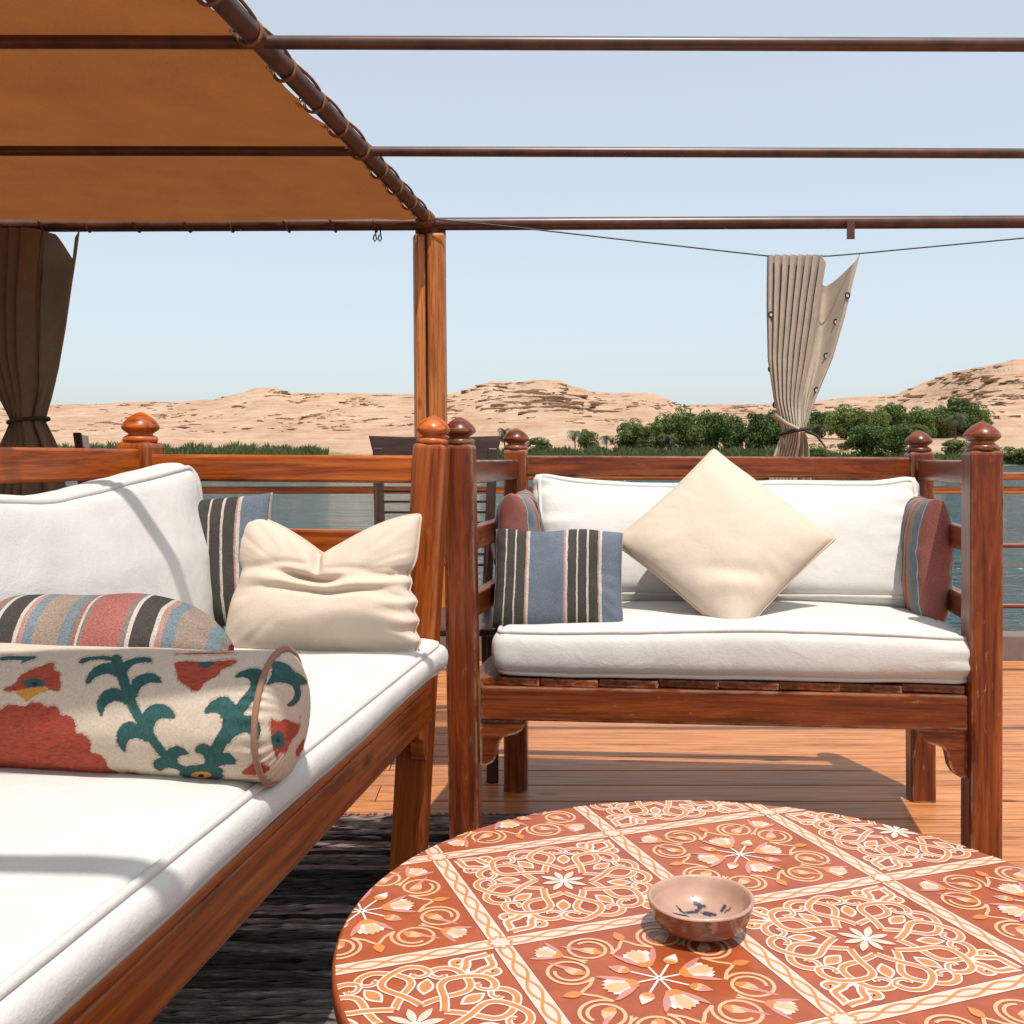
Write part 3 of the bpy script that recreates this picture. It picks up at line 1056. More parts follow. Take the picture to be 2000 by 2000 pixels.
# pillows on the left bench
lean5 = R(15)
dir5 = Vector((math.cos(R(6)), -math.sin(R(6)), 0))
back5 = Vector((.05, 1, 0)).normalized()
upc = back5 * math.sin(lean5) + up0 * math.cos(lean5)
def defC(q, u, v, s, prof):
    top = np.clip(v, 0, 1)
    # V notch in the top seam
    q[:, 1] -= .086 * np.clip(1 - np.abs(u + .02) / 1.0, 0, 1) ** 1.75 * np.clip((v + .25) / 1.25, 0, 1) ** 1.5
    # waist creases
    c1 = .10 + .10 * u * u - .05 * np.sin(u * 3) + .07 * fbm(np.stack([u * 2.3, v * 0 + 1.7, v * 0 + s * .3], -1), 2)
    g1 = np.exp(-((v - c1) / .075) ** 2) * np.clip(.45 + .6 * np.sin(u * 5 + 2), .15, 1)
    g2 = np.exp(-((v - c1 + .22 - .05 * u) / .05) ** 2) * np.clip(1.1 - np.abs(u - .25), 0, 1)
    g3 = np.exp(-((u + .03 + .10 * (v - .5)) / .045) ** 2) * np.clip((v - .12) / .5, 0, 1) * np.clip((1.05 - v) / .1, 0, 1)
    g4 = np.exp(-((v - .48 - .35 * u) / .07) ** 2) * np.clip(-u * 2, 0, 1) * np.clip(1.1 + u, 0, 1)
    g5 = np.exp(-((v - .36 + .30 * u) / .06) ** 2) * np.clip(u * 2, 0, 1) * np.clip(1.1 - u, 0, 1)
    roll = np.exp(-((v - c1 + .11) / .09) ** 2)
    e = prof ** .4
    q[:, 2] += s * e * (-.032 * g1 - .016 * g2 - .035 * g3 + .010 * roll - .010 * g4 - .009 * g5)
    # fullness below, slack corners above
    q[:, 2] += s * prof * .018 * np.exp(-((v + .45) / .4) ** 2)
    # puckered right edge
    k = np.clip((u - .55) / .45, 0, 1)
    q[:, 2] += s * e * .008 * k * np.sin(v * 26 + 3 * u) * (v < .2)
    q[:, 0] += .006 * k * np.sin(v * 24) * (v < .25)
    q[:, 0] -= .016 * np.exp(-((v - .1) / .2) ** 2) * np.abs(u) * np.sign(u) * .8
    q[:, 0] += np.sign(u) * np.abs(u) * .012 * np.clip(-v, 0, 1)
    return q
bot = P(622, 1284, 2.085)
pillow("throw_pillow", "crumpled cream pillow with a notched top against the end arm", basis(bot + upc * .138 + Vector((0, .02, .006)), dir5, upc), .395, .305, .125, MAT['cream'], MAT['cream_pipe'], pinch=.03, p=.42, n=90, seed=9.3, deform=defC, amp=.005)

pillow("striped_pillow", "blue and charcoal striped pillow tucked behind the crumpled cream pillow", basis(P(375, 1100, 2.20), Vector((.97, -.06, .06)), Vector((.0, .14, 1))), .36, .285, .10, MAT['stripe_blue2'] if 'stripe_blue2' in MAT else MAT['stripe_blue'], None, pinch=.05, p=.36, seed=12.7)

# rolled rose-striped pillow with gathered end
def roll_pillow():
    root = thing("bolster_pillow", "rose striped woven bolster with a gathered end behind the floral bolster", "pillow", (-.70, 1.58, .57))
    Lx, r0 = .76, .091
    n, mm = 120, 56
    s = np.linspace(0, 1, n)
    V, uv = [], []
    for i, t in enumerate(s):
        e = min(t, 1 - t) * Lx
        rr = r0 * (1 - math.exp(-(e / .050) ** 1.05) * .84)
        rr *= 1 + .012 * math.sin(9 * t)
        for k in range(mm):
            a = 2 * PI * k / mm
            fold = 1 + .09 * math.exp(-(e / .05) ** 1.2) * math.sin(a * 9 + 2)
            V.append((t * Lx - Lx, rr * fold * math.cos(a) * 1.06, rr * fold * math.sin(a) * .97))
            uv.append((t * 3.944 + .001, k / mm))
    Fc = [tuple(reversed(f)) for f in grid_faces(n, mm, False, True)]
    Fc += [tuple(range(mm)), tuple(range(n * mm - 1, (n - 1) * mm - 1, -1))]
    x = Vector((math.cos(R(5)), -math.sin(R(3)), .02)).normalized()
    M = basis(P(452, 1248, 1.50), x, Vector((0, 1, 0)))
    M.translation = Vector((M.translation.x, 1.50, .684))
    V = np.array(V)
    V = V + np.stack([np.zeros(len(V)), fbm(V * 14, 2) * .004, fbm(V * 14 + 9, 2) * .004], -1)
    mobj("cover", V, Fc, MAT['stripe_pink'], root, True, M, uv=np.array(uv))
roll_pillow()

# --- floral bolster: print drawn from traced outlines
def poly_in(poly, X, Y):
    inside = np.zeros(X.shape, bool)
    n = len(poly)
    for i in range(n):
        x1, y1 = poly[i]; x2, y2 = poly[(i + 1) % n]
        if y1 == y2: continue
        c = ((y1 > Y) != (y2 > Y)) & (X < (x2 - x1) * (Y - y1) / (y2 - y1) + x1)
        inside ^= c
    return inside
def poly_dist(poly, X, Y):
    d = np.full(X.shape, 1e9)
    n = len(poly)
    for i in range(n):
        x1, y1 = poly[i]; x2, y2 = poly[(i + 1) % n]
        dx_, dy_ = x2 - x1, y2 - y1
        t = np.clip(((X - x1) * dx_ + (Y - y1) * dy_) / (dx_ * dx_ + dy_ * dy_ + 1e-9), 0, 1)
        d = np.minimum(d, np.hypot(X - x1 - t * dx_, Y - y1 - t * dy_))
    return d
def chaikin(poly, k=2):
    for _ in range(k):
        q = []
        for i in range(len(poly)):
            a, b = np.array(poly[i], float), np.array(poly[(i + 1) % len(poly)], float)
            q += [tuple(a * .75 + b * .25), tuple(a * .25 + b * .75)]
        poly = q
    return poly
def stem(pts, w0, w1):
    pts = [np.array(p, float) for p in pts]
    l, r = [], []
    for i, p in enumerate(pts):
        t = pts[min(i + 1, len(pts) - 1)] - pts[max(i - 1, 0)]
        t /= np.linalg.norm(t)
        w = (w0 + (w1 - w0) * i / (len(pts) - 1)) / 2
        n = np.array([-t[1], t[0]])
        l.append(tuple(p + n * w)); r.append(tuple(p - n * w))
    return l + r[::-1]
def ell(cx, cy, rx, ry, sc=0.0, k=8, n=48):
    return [(cx + rx * (1 + sc * abs(math.sin(k * a / 2))) * math.cos(a), cy + ry * (1 + sc * abs(math.sin(k * a / 2))) * math.sin(a)) for a in [2 * PI * i / n for i in range(n)]]
TEAL = [stem([(678, 392), (705, 470), (735, 560), (765, 650), (800, 730), (850, 810), (900, 890), (960, 970), (1015, 1030)], 62, 44),
    [(690, 440), (600, 440), (540, 480), (505, 530), (515, 570), (545, 530), (600, 500), (660, 500), (700, 530)],
    [(660, 398), (560, 400), (490, 408), (462, 430), (480, 442), (520, 420), (600, 412), (660, 428)],
    [(715, 440), (760, 420), (830, 403), (890, 408), (898, 434), (830, 430), (775, 450), (745, 495)],
    [(770, 560), (800, 520), (860, 498), (912, 503), (947, 530), (950, 558), (900, 548), (850, 560), (815, 600), (800, 660)],
    [(720, 595), (650, 585), (598, 615), (572, 670), (578, 720), (600, 760), (615, 700), (650, 665), (700, 655), (755, 690)],
    [(835, 745), (870, 700), (930, 674), (992, 692), (1028, 735), (1033, 768), (970, 755), (920, 775), (905, 820), (900, 880)],
    [(805, 785), (740, 786), (698, 826), (688, 880), (702, 930), (740, 970), (740, 910), (770, 880), (830, 880), (885, 915)],
    [(980, 970), (1000, 938), (1060, 926), (1112, 965), (1105, 978), (1060, 980), (1040, 1010), (1060, 1040), (1105, 1050), (1095, 1095), (1040, 1060), (980, 1050), (940, 1078), (912, 1050), (902, 1018), (940, 1000)],
    ell(1192, 1088, 112, 46, .18, 7),
    stem([(1230, 1060), (1270, 960), (1320, 870), (1370, 780), (1430, 690), (1500, 600), (1545, 540), (1530, 500)], 78, 46),
    [(1560, 570), (1575, 510), (1532, 470), (1470, 472), (1410, 493), (1378, 528), (1440, 515), (1480, 540), (1480, 580), (1450, 650), (1500, 640)],
    [(1400, 740), (1392, 690), (1352, 642), (1310, 634), (1250, 662), (1212, 705), (1204, 738), (1260, 725), (1300, 740), (1320, 790), (1310, 870)],
    [(1395, 765), (1460, 742), (1512, 768), (1538, 820), (1532, 862), (1510, 905), (1490, 860), (1440, 840), (1380, 870), (1330, 935)],
    [(1255, 960), (1232, 922), (1190, 912), (1152, 940), (1158, 968), (1190, 970), (1212, 1000), (1215, 1060)],
    [(1285, 970), (1350, 968), (1393, 1010), (1387, 1038), (1340, 1030), (1290, 1045), (1255, 1075)],
    [(1590, 428), (1640, 428), (1700, 448), (1730, 488), (1790, 518), (1818, 562), (1762, 562), (1775, 610), (1764, 660), (1722, 695), (1686, 688), (1735, 650), (1742, 600), (1720, 562), (1660, 548), (1610, 552), (1565, 570), (1600, 520), (1610, 470)],
    [(0, 402), (120, 398), (230, 402), (170, 418), (110, 446), (150, 418), (60, 414), (0, 424)]]
REDP = [[(0, 600), (50, 577), (95, 555), (110, 515), (180, 478), (250, 453), (300, 432), (322, 440), (318, 480), (357, 490), (347, 530), (363, 562), (350, 604), (290, 597), (270, 577), (180, 582), (80, 607)],
    [(-60, 760), (-20, 715), (0, 725), (30, 688), (80, 678), (140, 697), (190, 665), (242, 673), (270, 697), (322, 687), (352, 713), (355, 748), (412, 743), (447, 790), (443, 852), (502, 858), (538, 910), (533, 968), (592, 973), (622, 1010), (640, 1062), (692, 1075), (745, 1112), (745, 1150), (-60, 1150)],
    [(728, 1076), (800, 1083), (860, 1098), (915, 1117), (830, 1127), (755, 1122)],
    [(1018, 440), (1060, 426), (1160, 428), (1280, 428), (1397, 412), (1387, 447), (1302, 475), (1292, 512), (1210, 547), (1182, 597), (1140, 608), (1100, 572), (1048, 542), (1038, 480)],
    [(1416, 1092), (1450, 1058), (1500, 1022), (1540, 1033), (1600, 1050), (1580, 1082), (1520, 1097), (1470, 1102)],
    [(1588, 755), (1640, 790), (1682, 762), (1722, 788), (1778, 800), (1752, 862), (1712, 902), (1692, 972), (1652, 962), (1630, 1015), (1605, 930)],
    [(1740, 960), (1770, 910), (1800, 870), (1790, 940), (1750, 1000)],
    [(1000, 385), (1100, 378), (1300, 374), (1420, 376), (1300, 384), (1120, 388)]]
TEAL2 = [ell(200, 556, 62, 26, .1), [(1158, 430), (1282, 430), (1252, 450), (1216, 472), (1180, 460)], ell(1640, 892, 36, 46, .15, 6), ell(200, 1102, 165, 30, .12), ]
YEL = [[(78, 607), (180, 582), (265, 577), (293, 602), (220, 620), (155, 670), (140, 650)], ell(1187, 1098, 58, 20), ell(175, 1080, 62, 17, .2, 5)]
DOT = [ell(1187, 1102, 18, 9), ell(205, 560, 18, 12), ell(1640, 895, 12, 15)]

def bolster():
    root = thing("bolster_pillow", "cream bolster with teal vines and brick red flowers lying across the seat", "pillow", (-.55, 1.31, .57))
    r0 = .0805
    yaw = R(8)
    S0 = np.array([-.290, 1.280, .6465])
    e1 = np.array([math.cos(yaw), -math.sin(yaw), 0]); e2 = np.array([math.sin(yaw), math.cos(yaw), 0]); e3 = np.array([0, 0, 1.0])
    nA, nB = 430, 420
    body = np.linspace(-.62, 0, nA)
    cap_t = np.linspace(0, PI / 2 * .995, 60)[1:]
    rows = [(x, r0) for x in body] + [(.026 * math.sin(t), r0 * max(math.cos(t), .004) ** .85) for t in cap_t]
    ph = np.linspace(0, 2 * PI, nB, endpoint=False)
    rows = np.array(rows)
    Ag = np.repeat(rows[:, 0], nB)
    rg = np.repeat(rows[:, 1], nB)
    pg = np.tile(ph, len(rows))
    lump = fbm(np.stack([Ag * 9, np.cos(pg) * 1.5, np.sin(pg) * 1.5], -1), 3) * .004
    gs = np.exp(-np.abs(Ag) / .02) * .0016 * np.sin(pg * 34 + 3 * np.sin(pg * 5))
    rr = rg + (lump + gs) * np.clip(rg / r0, 0, 1)
    def pos(pg_, flat=True):
        b_ = rr * np.cos(pg_) * 1.03; c_ = rr * np.sin(pg_) * .985
        if flat: c_ = np.maximum(c_, -r0 * .95)
        return S0 + Ag[:, None] * e1 + b_[:, None] * e2 + c_[:, None] * e3
    V = pos(pg)
    ang = math.atan2(CAMH - S0[2], -S0[1])
    rel = (pg - ang + PI) % (2 * PI) - PI
    back = (np.abs(rel) > PI / 2) & (Ag <= 0)
    Vp = pos(np.where(back, pg + PI, pg), False)
    sx = (1000 + F * Vp[:, 0] / Vp[:, 1]) * 3.019
    sy = (HZ + F * (CAMH - Vp[:, 2]) / Vp[:, 1] - 1150) * 3.019
    sx = np.where(sx < -40, sx + 1560 * .62, sx)
    jit = fbm(np.stack([sx / 9, sy / 9, sx * 0], -1), 2) * 3.0
    sx2, sy2 = sx + jit, sy
    # shapes of the tube and of the end panel are kept apart by the seam
    capv = Ag > 0
    cream = np.array([.56, .46, .365]); teal = np.array([.030, .090, .085]); redc = np.array([.34, .062, .036]); yel = np.array([.55, .235, .05]); dk = np.array([.016, .022, .022])
    col = np.tile(cream, (len(V), 1))
    near = np.full(len(V), 1e9)
    neart = np.full(len(V), 1e9)
    tm = np.zeros(len(V), bool)
    rm = np.zeros(len(V), bool)
    for p in TEAL:
        p = chaikin(p, 2)
        tm |= poly_in(p, sx2, sy2)
        neart = np.minimum(neart, poly_dist(p, sx2, sy2))
    tm |= neart < 3.5
    near = np.minimum(near, neart - 3.5)
    for p in REDP:
        p = chaikin(p, 1)
        rm |= poly_in(p, sx2, sy2)
        near = np.minimum(near, poly_dist(p, sx2, sy2))
    st = (near < 11) & (near > 2) & (np.sin(sx * .55 + sy * .38) > -.1) & (fbm(np.stack([sx / 60, sy / 60, sx * 0 + 3], -1), 2) > -.15)
    col[st] = cream * np.array([.62, .52, .45])
    col[rm] = redc
    rn = fbm(np.stack([sx / 22, sy / 5, sx * 0], -1), 3)
    col[rm] *= (1 + .45 * rn[rm])[:, None]
    col[tm] = teal
    for p in TEAL2: col[poly_in(chaikin(p, 1), sx2, sy2)] = teal
    col[tm] *= (1 + .35 * fbm(np.stack([sx / 6, sy / 20, sx * 0], -1), 2)[tm])[:, None]
    for p in YEL: col[poly_in(chaikin(p, 1), sx2, sy2)] = yel
    for p in DOT: col[poly_in(p, sx2, sy2)] = dk
    n = len(rows)
    Fc = [tuple(reversed(f)) for f in grid_faces(n, nB, False, True)]
    Fc += [tuple(range(nB)), tuple(range(n * nB - 1, (n - 1) * nB - 1, -1))]
    mobj("cover", V, Fc, MAT['suzani'], root, True, col=col)
    ring = [Vector(S0 + e1 * .001 + e2 * ((r0 + .003) * math.cos(a) * 1.03) + e3 * max((r0 + .003) * math.sin(a) * .985, -r0 * .95)) for a in np.linspace(0, 2 * PI, 96, endpoint=False)]
    Vt, Ft = tube_geo(ring, .0040, 8, True)
    mobj("piping", Vt, Ft, MAT['brown_pipe'], root, True)
bolster()

# ------------------------------------------------------------------ round table with printed top
C = .52
TZ = CAMH - C
TC = Vector((.48 * C, 2.145 * C, 0)); TR = .845 * C
table = thing("round_table", "round coffee table with rust red arabesque and lotus printed top", "table", (TC.x, TC.y, 0))
M_base = plain("print_rust", (.33, .066, .017), .38, 0, .20, .5, .25, 25)
M_or = plain("print_orange", (.52, .195, .052), .4, 0, .12, .5, .2, 25)
M_cr = plain("print_cream", (.60, .475, .385), .4, 0, .10, .5, .2, 25)
M_wh = plain("print_white", (.64, .59, .54), .4, 0, .08, .5, .2, 25)
M_pk = plain("print_rose", (.50, .205, .165), .4, 0, .10, .5, .2, 25)
M_pe = plain("print_peach", (.58, .365, .205), .4, 0, .10, .5, .2, 25)
M_dk = plain("print_brown", (.09, .022, .010), .4)
M_edge = plain("table_edge", (.16, .06, .03), .4)
prof = [(.0, -.03), (TR - .010, -.03), (TR - .003, -.026), (TR, -.018), (TR, -.006), (TR - .0015, -.0015), (TR - .005, 0)]
V, Fc = lathe_geo([(max(r, .0005), z) for r, z in prof], 128, (TC.x, TC.y, TZ))
Fc.append(tuple(range((len(prof) - 1) * 128, len(prof) * 128)))
top = mobj("tabletop", V, Fc, M_base, table)
for p_ in top.data.polygons: p_.use_smooth = len(p_.vertices) == 4
V, Fc = lathe_geo([(.0005, 0), (.17, 0), (.17, .02), (.15, .035), (.06, .05), (.045, .08), (.05, .2), (.06, .26), (.045, .32), (.05, .38), (.12, TZ - .03)], 40, (TC.x, TC.y, 0))
mobj("pedestal", V, Fc, wr, table, True)

SS = .48 * C
UH = Vector((.428 * C, 2.27 * C))
ang = R(19.6)
UU = Vector((math.cos(ang), math.sin(ang))) * SS
VVv = Vector((math.sin(ang), -math.cos(ang))) * SS
PC = [M_or, M_cr, M_wh, M_pk, M_pe, M_dk]
OR, CR, WH, PK, PE, DK = range(6)
class Print:
    def __init__(s): s.V, s.F, s.I, s.z = [], [], [], 0
    def tri(s, poly, ci, z):
        c = sum((Vector(p) for p in poly), Vector((0, 0))) / len(poly) - TC.xy
        RR = TR - .004
        if max((Vector(p) - TC.xy).length for p in poly) > RR:
            if c.length < 1e-6: return
            n = c.normalized()
            out = []
            for i in range(len(poly)):
                a, b = Vector(poly[i]), Vector(poly[(i + 1) % len(poly)])
                da, db = (a - TC.xy).dot(n) - RR, (b - TC.xy).dot(n) - RR
                if da <= 0: out.append(a)
                if (da < 0) != (db < 0) and abs(da - db) > 1e-12: out.append(a + (b - a) * (da / (da - db)))
            if len(out) < 3: return
            if max((p - TC.xy).length for p in out) > RR + .004: return
            poly = out
        o = len(s.V)
        s.V += [(p[0], p[1], z) for p in poly]
        ar = sum(poly[i][0] * poly[(i + 1) % len(poly)][1] - poly[(i + 1) % len(poly)][0] * poly[i][1] for i in range(len(poly)))
        idx = tuple(range(o, o + len(poly)))
        s.F.append(idx if ar > 0 else idx[::-1]); s.I.append(ci)
    def lz(s):
        s.z += 1
        return TZ + .0002 + s.z * .000005
    def stroke(s, pts, w, ci, closed=False, taper=None):
        z = s.lz()
        pts = [Vector(p) for p in pts]
        n = len(pts)
        L_, R_ = [], []
        for i, p in enumerate(pts):
            t = (pts[(i + 1) % n] - pts[i - 1]) if closed else (pts[min(i + 1, n - 1)] - pts[max(i - 1, 0)])
            t = t.normalized() if t.length > 1e-9 else Vector((1, 0))
            nn = Vector((-t.y, t.x))
            ww = w / 2 * (taper(i / (n - 1)) if taper else 1)
            L_.append(p + nn * ww); R_.append(p - nn * ww)
        for i in range(n if closed else n - 1):
            j = (i + 1) % n
            s.tri([L_[i], L_[j], R_[j], R_[i]], ci, z)
    def fill(s, poly, ci):
        z = s.lz()
        v3 = [Vector((p[0], p[1], 0)) for p in poly]
        for t in tessellate_polygon([v3]):
            s.tri([poly[i] for i in t], ci, z)
    def build(s, name):
        if not s.F: return None
        o = mobj(name, s.V, s.F, PC, table)
        o.data.polygons.foreach_set("material_index", s.I)
        return o

def catmull(pts, k=7, closed=False):
    pts = [Vector(p) for p in pts]
    n = len(pts)
    out = []
    for i in range(n if closed else n - 1):
        p0 = pts[(i - 1) % n] if closed else pts[max(i - 1, 0)]
        p1 = pts[i]; p2 = pts[(i + 1) % n]
        p3 = pts[(i + 2) % n] if closed else pts[min(i + 2, n - 1)]
        for j in range(k):
            t = j / k
            out.append(.5 * ((2 * p1) + (p2 - p0) * t + (2 * p0 - 5 * p1 + 4 * p2 - p3) * t * t + (3 * p1 - p0 - 3 * p2 + p3) * t ** 3))
    if not closed: out.append(pts[-1])
    return out
def pol(a, r): return Vector((r * math.cos(R(a)), r * math.sin(R(a))))

def cell_map(i, j):
    o = UH + UU * (i + .5) + VVv * (j + .5)
    return lambda p: (o + UU * (p[0] / 2) + VVv * (p[1] / 2))
HS = SS / 2

def star_cell(i, j):
    f = cell_map(i, j); pr = Print()
    mp = lambda pts: [f(p) for p in pts]
    def strap(pts, w=.047, ow=.074):
        pr.stroke(mp(pts), ow * HS, WH); pr.stroke(mp(pts), w * HS, OR)
    for k in range(8):
        a = 22.5 + 45 * k
        # leaf with white edge
        def leaf(r0, r1, w):
            return [pol(a + math.degrees(math.atan2(w * math.sin(PI * t) * s_, r0 + (r1 - r0) * t)), r0 + (r1 - r0) * t) for s_, ts in ((1, np.linspace(0, 1, 12)), (-1, np.linspace(1, 0, 12)[1:-1])) for t in ts]
        pr.fill(mp(leaf(.42, .675, .070)), WH)
        pr.fill(mp(leaf(.45, .650, .050)), OR)
    # corner ornaments below the straps
    for k in range(4):
        a = 45 + 90 * k
        rot = lambda x, y: Vector((x * math.cos(R(a)) - y * math.sin(R(a)), x * math.sin(R(a)) + y * math.cos(R(a))))
        for s_ in (1, -1):
            strap(catmull([rot(.80, s_ * .03), rot(.86, s_ * .05), rot(.90, s_ * .10), rot(.90, s_ * .17), rot(.95, s_ * .20), rot(.985, s_ * .16), rot(.955, s_ * .13)], 5), .045, .085)
            strap(catmull([rot(.84, s_ * .06), rot(.93, s_ * .075), rot(1.01, s_ * .115), rot(1.06, s_ * .10), rot(1.12, s_ * .045), rot(1.185, 0)], 5), .045, .085)
    for sgn in (1, -1):
        for k in range(8):
            a0 = 45 * k
            tmpl = [(-22.5, .27), (-11, .335), (0, .43), (8, .52), (11, .60), (8.5, .685), (1, .77), (-8, .845), (-14.5, .85), (-19.5, .815), (-22.3, .76)]
            pts = [pol(a0 + sgn * t, r) for t, r in tmpl]
            strap(pts[:2] + catmull(pts[1:], 6)[1:])
    for k in range(8):
        a = 22.5 + 45 * k
        for s_ in (1, -1):
            strap(catmull([pol(a, .765), pol(a + s_ * 1.5, .715), pol(a + s_ * 6.5, .685), pol(a + s_ * 10.5, .71), pol(a + s_ * 9.5, .745)], 5), .026, .056)
    # white eight-petalled flower
    for k in range(8):
        a = 45 * k
        tip = .25 if k % 2 else .225
        poly = [pol(a + s_ * math.degrees(math.atan2(.036 * math.sin(PI * t ** 1.2), max(.02, tip * t))) * (1), max(.02, tip * t)) for s_, ts in ((1, np.linspace(.05, 1, 9)), (-1, np.linspace(1, .05, 9)[1:])) for t in ts]
        pr.fill(mp(poly), CR)
    pr.fill(mp([pol(a, .04) for a in range(0, 360, 20)]), WH)
    return pr.build("star_motif")

def lotus(pr, mp, a, r0, s, small=False):
    rot = lambda x, y: pol(a, 1) * (r0 + x * s) + pol(a + 90, 1) * (y * s)
    pet = lambda ps: pr.fill(mp([rot(x, y) for x, y in ps]), PE)
    # fan of petals
    for (dirn, ln, wd, ci) in ((-24, .27, .055, WH), (24, .27, .055, WH), (-12, .285, .05, PE), (12, .285, .05, CR), (0, .30, .05, PE)):
        d = Vector((math.cos(R(dirn)), math.sin(R(dirn)))); n = Vector((-d.y, d.x))
        q = [d * (ln * t) + n * (s_ * wd * math.sin(PI * min(1, t ** 1.5)) ** .8) for s_, ts in ((1, np.linspace(.0, 1, 8)), (-1, np.linspace(1, 0, 8)[1:-1])) for t in ts]
        pr.fill(mp([rot(p.x, p.y) for p in q]), ci)
    for s_ in (1, -1):
        q = [(0, 0), (.03, .045), (.09, .07), (.16, .095), (.22, .145), (.28, .20), (.235, .20), (.17, .175), (.10, .14), (.03, .085), (-.02, .03)]
        pr.fill(mp([rot(x, y * s_) for x, y in q]), PK)
    q = [(-.03, -.02), (-.01, -.06), (.04, -.085), (.07, -.05), (.05, 0), (.07, .05), (.04, .085), (-.01, .06), (-.03, .02)]
    pr.fill(mp([rot(x, y) for x, y in q]), OR)

def bud(pr, mp, a, r0, s, tipc):
    rot = lambda x, y: pol(a, 1) * (r0 + x * s) + pol(a + 90, 1) * (y * s)
    sh = lambda x0, x1, w: [rot(x0 + (x1 - x0) * t, s_ * w * math.sin(PI * t ** .7)) for s_, ts in ((1, np.linspace(0, 1, 10)), (-1, np.linspace(1, 0, 10)[1:-1])) for t in ts]
    pr.fill(mp(sh(-.01, .20, .062)), PE)
    pr.fill(mp([rot(x, y) for x, y in ((.085, -.052), (.13, -.035), (.20, 0), (.13, .035), (.085, .052), (.10, 0))]), tipc)
    pr.fill(mp([rot(x, y) for x, y in ((-.01, 0), (.02, -.05), (.05, -.058), (.065, 0), (.05, .058), (.02, .05))]), OR)

def lotus_cell(i, j):
    f = cell_map(i, j); pr = Print()
    mp = lambda pts: [f(p) for p in pts]
    vw = .029
    for qx, qy in ((1, 1), (1, -1), (-1, 1), (-1, -1)):
        for sw in (0, 1):
            def T(x, y):
                if sw: x, y = y, x
                return Vector((qx * x, qy * y))
            # vine from the axis leaf round into a spiral that ends in a bud
            c = Vector((.335, .635))
            sp = []
            for t in np.linspace(0, 1, 40):
                a_ = R(205 + 20 - t * 520)
                rr = .205 - .085 * t
                sp.append(T(c.x + rr * math.cos(a_) * 1.0, c.y + rr * math.sin(a_)))
            lead = [T(.0, .685), T(.05, .62), T(.09, .565)]
            pr.stroke(mp(catmull(lead + [sp[0]], 5)), vw * HS, PE)
            pr.stroke(mp(sp), vw * HS, PE)
            # bud at the spiral's end
            bx = [T(*p) for p in ((.25, .545), (.285, .515), (.345, .54), (.40, .60), (.45, .66), (.40, .665), (.335, .66), (.275, .63))]
            pr.fill(mp(bx), PE)
            pr.fill(mp([T(*p) for p in ((.25, .545), (.285, .515), (.325, .53), (.315, .585), (.28, .635))]), OR)
            pr.fill(mp([T(*p) for p in ((.36, .59), (.43, .635), (.50, .70), (.555, .77), (.47, .72), (.39, .66))]), PK)
            # link to the corner node
            pr.stroke(mp(catmull([T(.42, .455), T(.48, .485), T(.53, .53), T(.60, .60)], 5)), vw * .9 * HS, PE)
        a = math.degrees(math.atan2(qy, qx))
        lotus(pr, mp, a, .86, .78)
    for k in range(4):
        a = 90 * k
        rot = lambda x, y: pol(a, 1) * x + pol(a + 90, 1) * y
        pr.fill(mp([rot(.67 + .17 * t, s_ * .048 * math.sin(PI * t ** .8)) for s_, ts in ((1, np.linspace(0, 1, 10)), (-1, np.linspace(1, 0, 10)[1:-1])) for t in ts]), OR)
        pr.stroke(mp([pol(a, .01), pol(a, .22)]), .020 * HS, WH)
        pr.stroke(mp([pol(a + 45, .01), pol(a + 45, .25)]), .020 * HS, WH)
        lotus(pr, mp, a, .215, .95)
        bud(pr, mp, a + 45, .25, .95, WH if k % 2 else PK)
    return pr.build("lotus_motif")

for i in range(-3, 4):
    for j in range(-3, 5):
        c = UH + UU * (i + .5) + VVv * (j + .5)
        if (c - TC.xy).length > TR + SS * .66: continue
        # cell (0,0) spans H-E-I-G : star
        (star_cell if (i + j) % 2 == 0 else lotus_cell)(i, j)

BW = .082 * SS
def band(A, D, n0, n1, name="border_band"):
    pr = Print()
    nrm = Vector((-D.y, D.x)).normalized()
    dn = D.normalized(); Ls = D.length
    def seg(w, ci, off=0, step=10):
        pts = [A + D * (n0 + (n1 - n0) * t / 80) + nrm * off for t in range(81)]
        pr.stroke(pts, w, ci)
    seg(BW * 1.06, DK); seg(BW, CR)
    for s_ in (1, -1):
        K = (n1 - n0) * 6 * 12
        pts = [A + D * (n0 + (n1 - n0) * t / K) + nrm * (s_ * BW * .30 * math.sin(PI * 6 * (n0 + (n1 - n0) * t / K) )) for t in range(K + 1)]
        pr.stroke(pts, BW * .16, OR)
    pr.build(name)
for i in range(-2, 4): band(UH + UU * i, VVv, -3, 4)
for j in range(-2, 4): 
    band(UH + VVv * j + Vector((0, 0)), UU, -3, 4)
# nodes and the chord band by the rim
pn = Print(); pn.z = 60
for i in range(-2, 4):
    for j in range(-2, 4):
        c = UH + UU * i + VVv * j
        sq = lambda r_: [c + (UU * math.cos(a) + VVv * math.sin(a)) / SS * (r_ * (1 + .16 * math.cos(8 * a))) for a in [2 * PI * k / 64 for k in range(64)]]
        pn.fill(sq(BW * .62), OR); pn.fill(sq(BW * .50), CR)
pn.build("node_star")

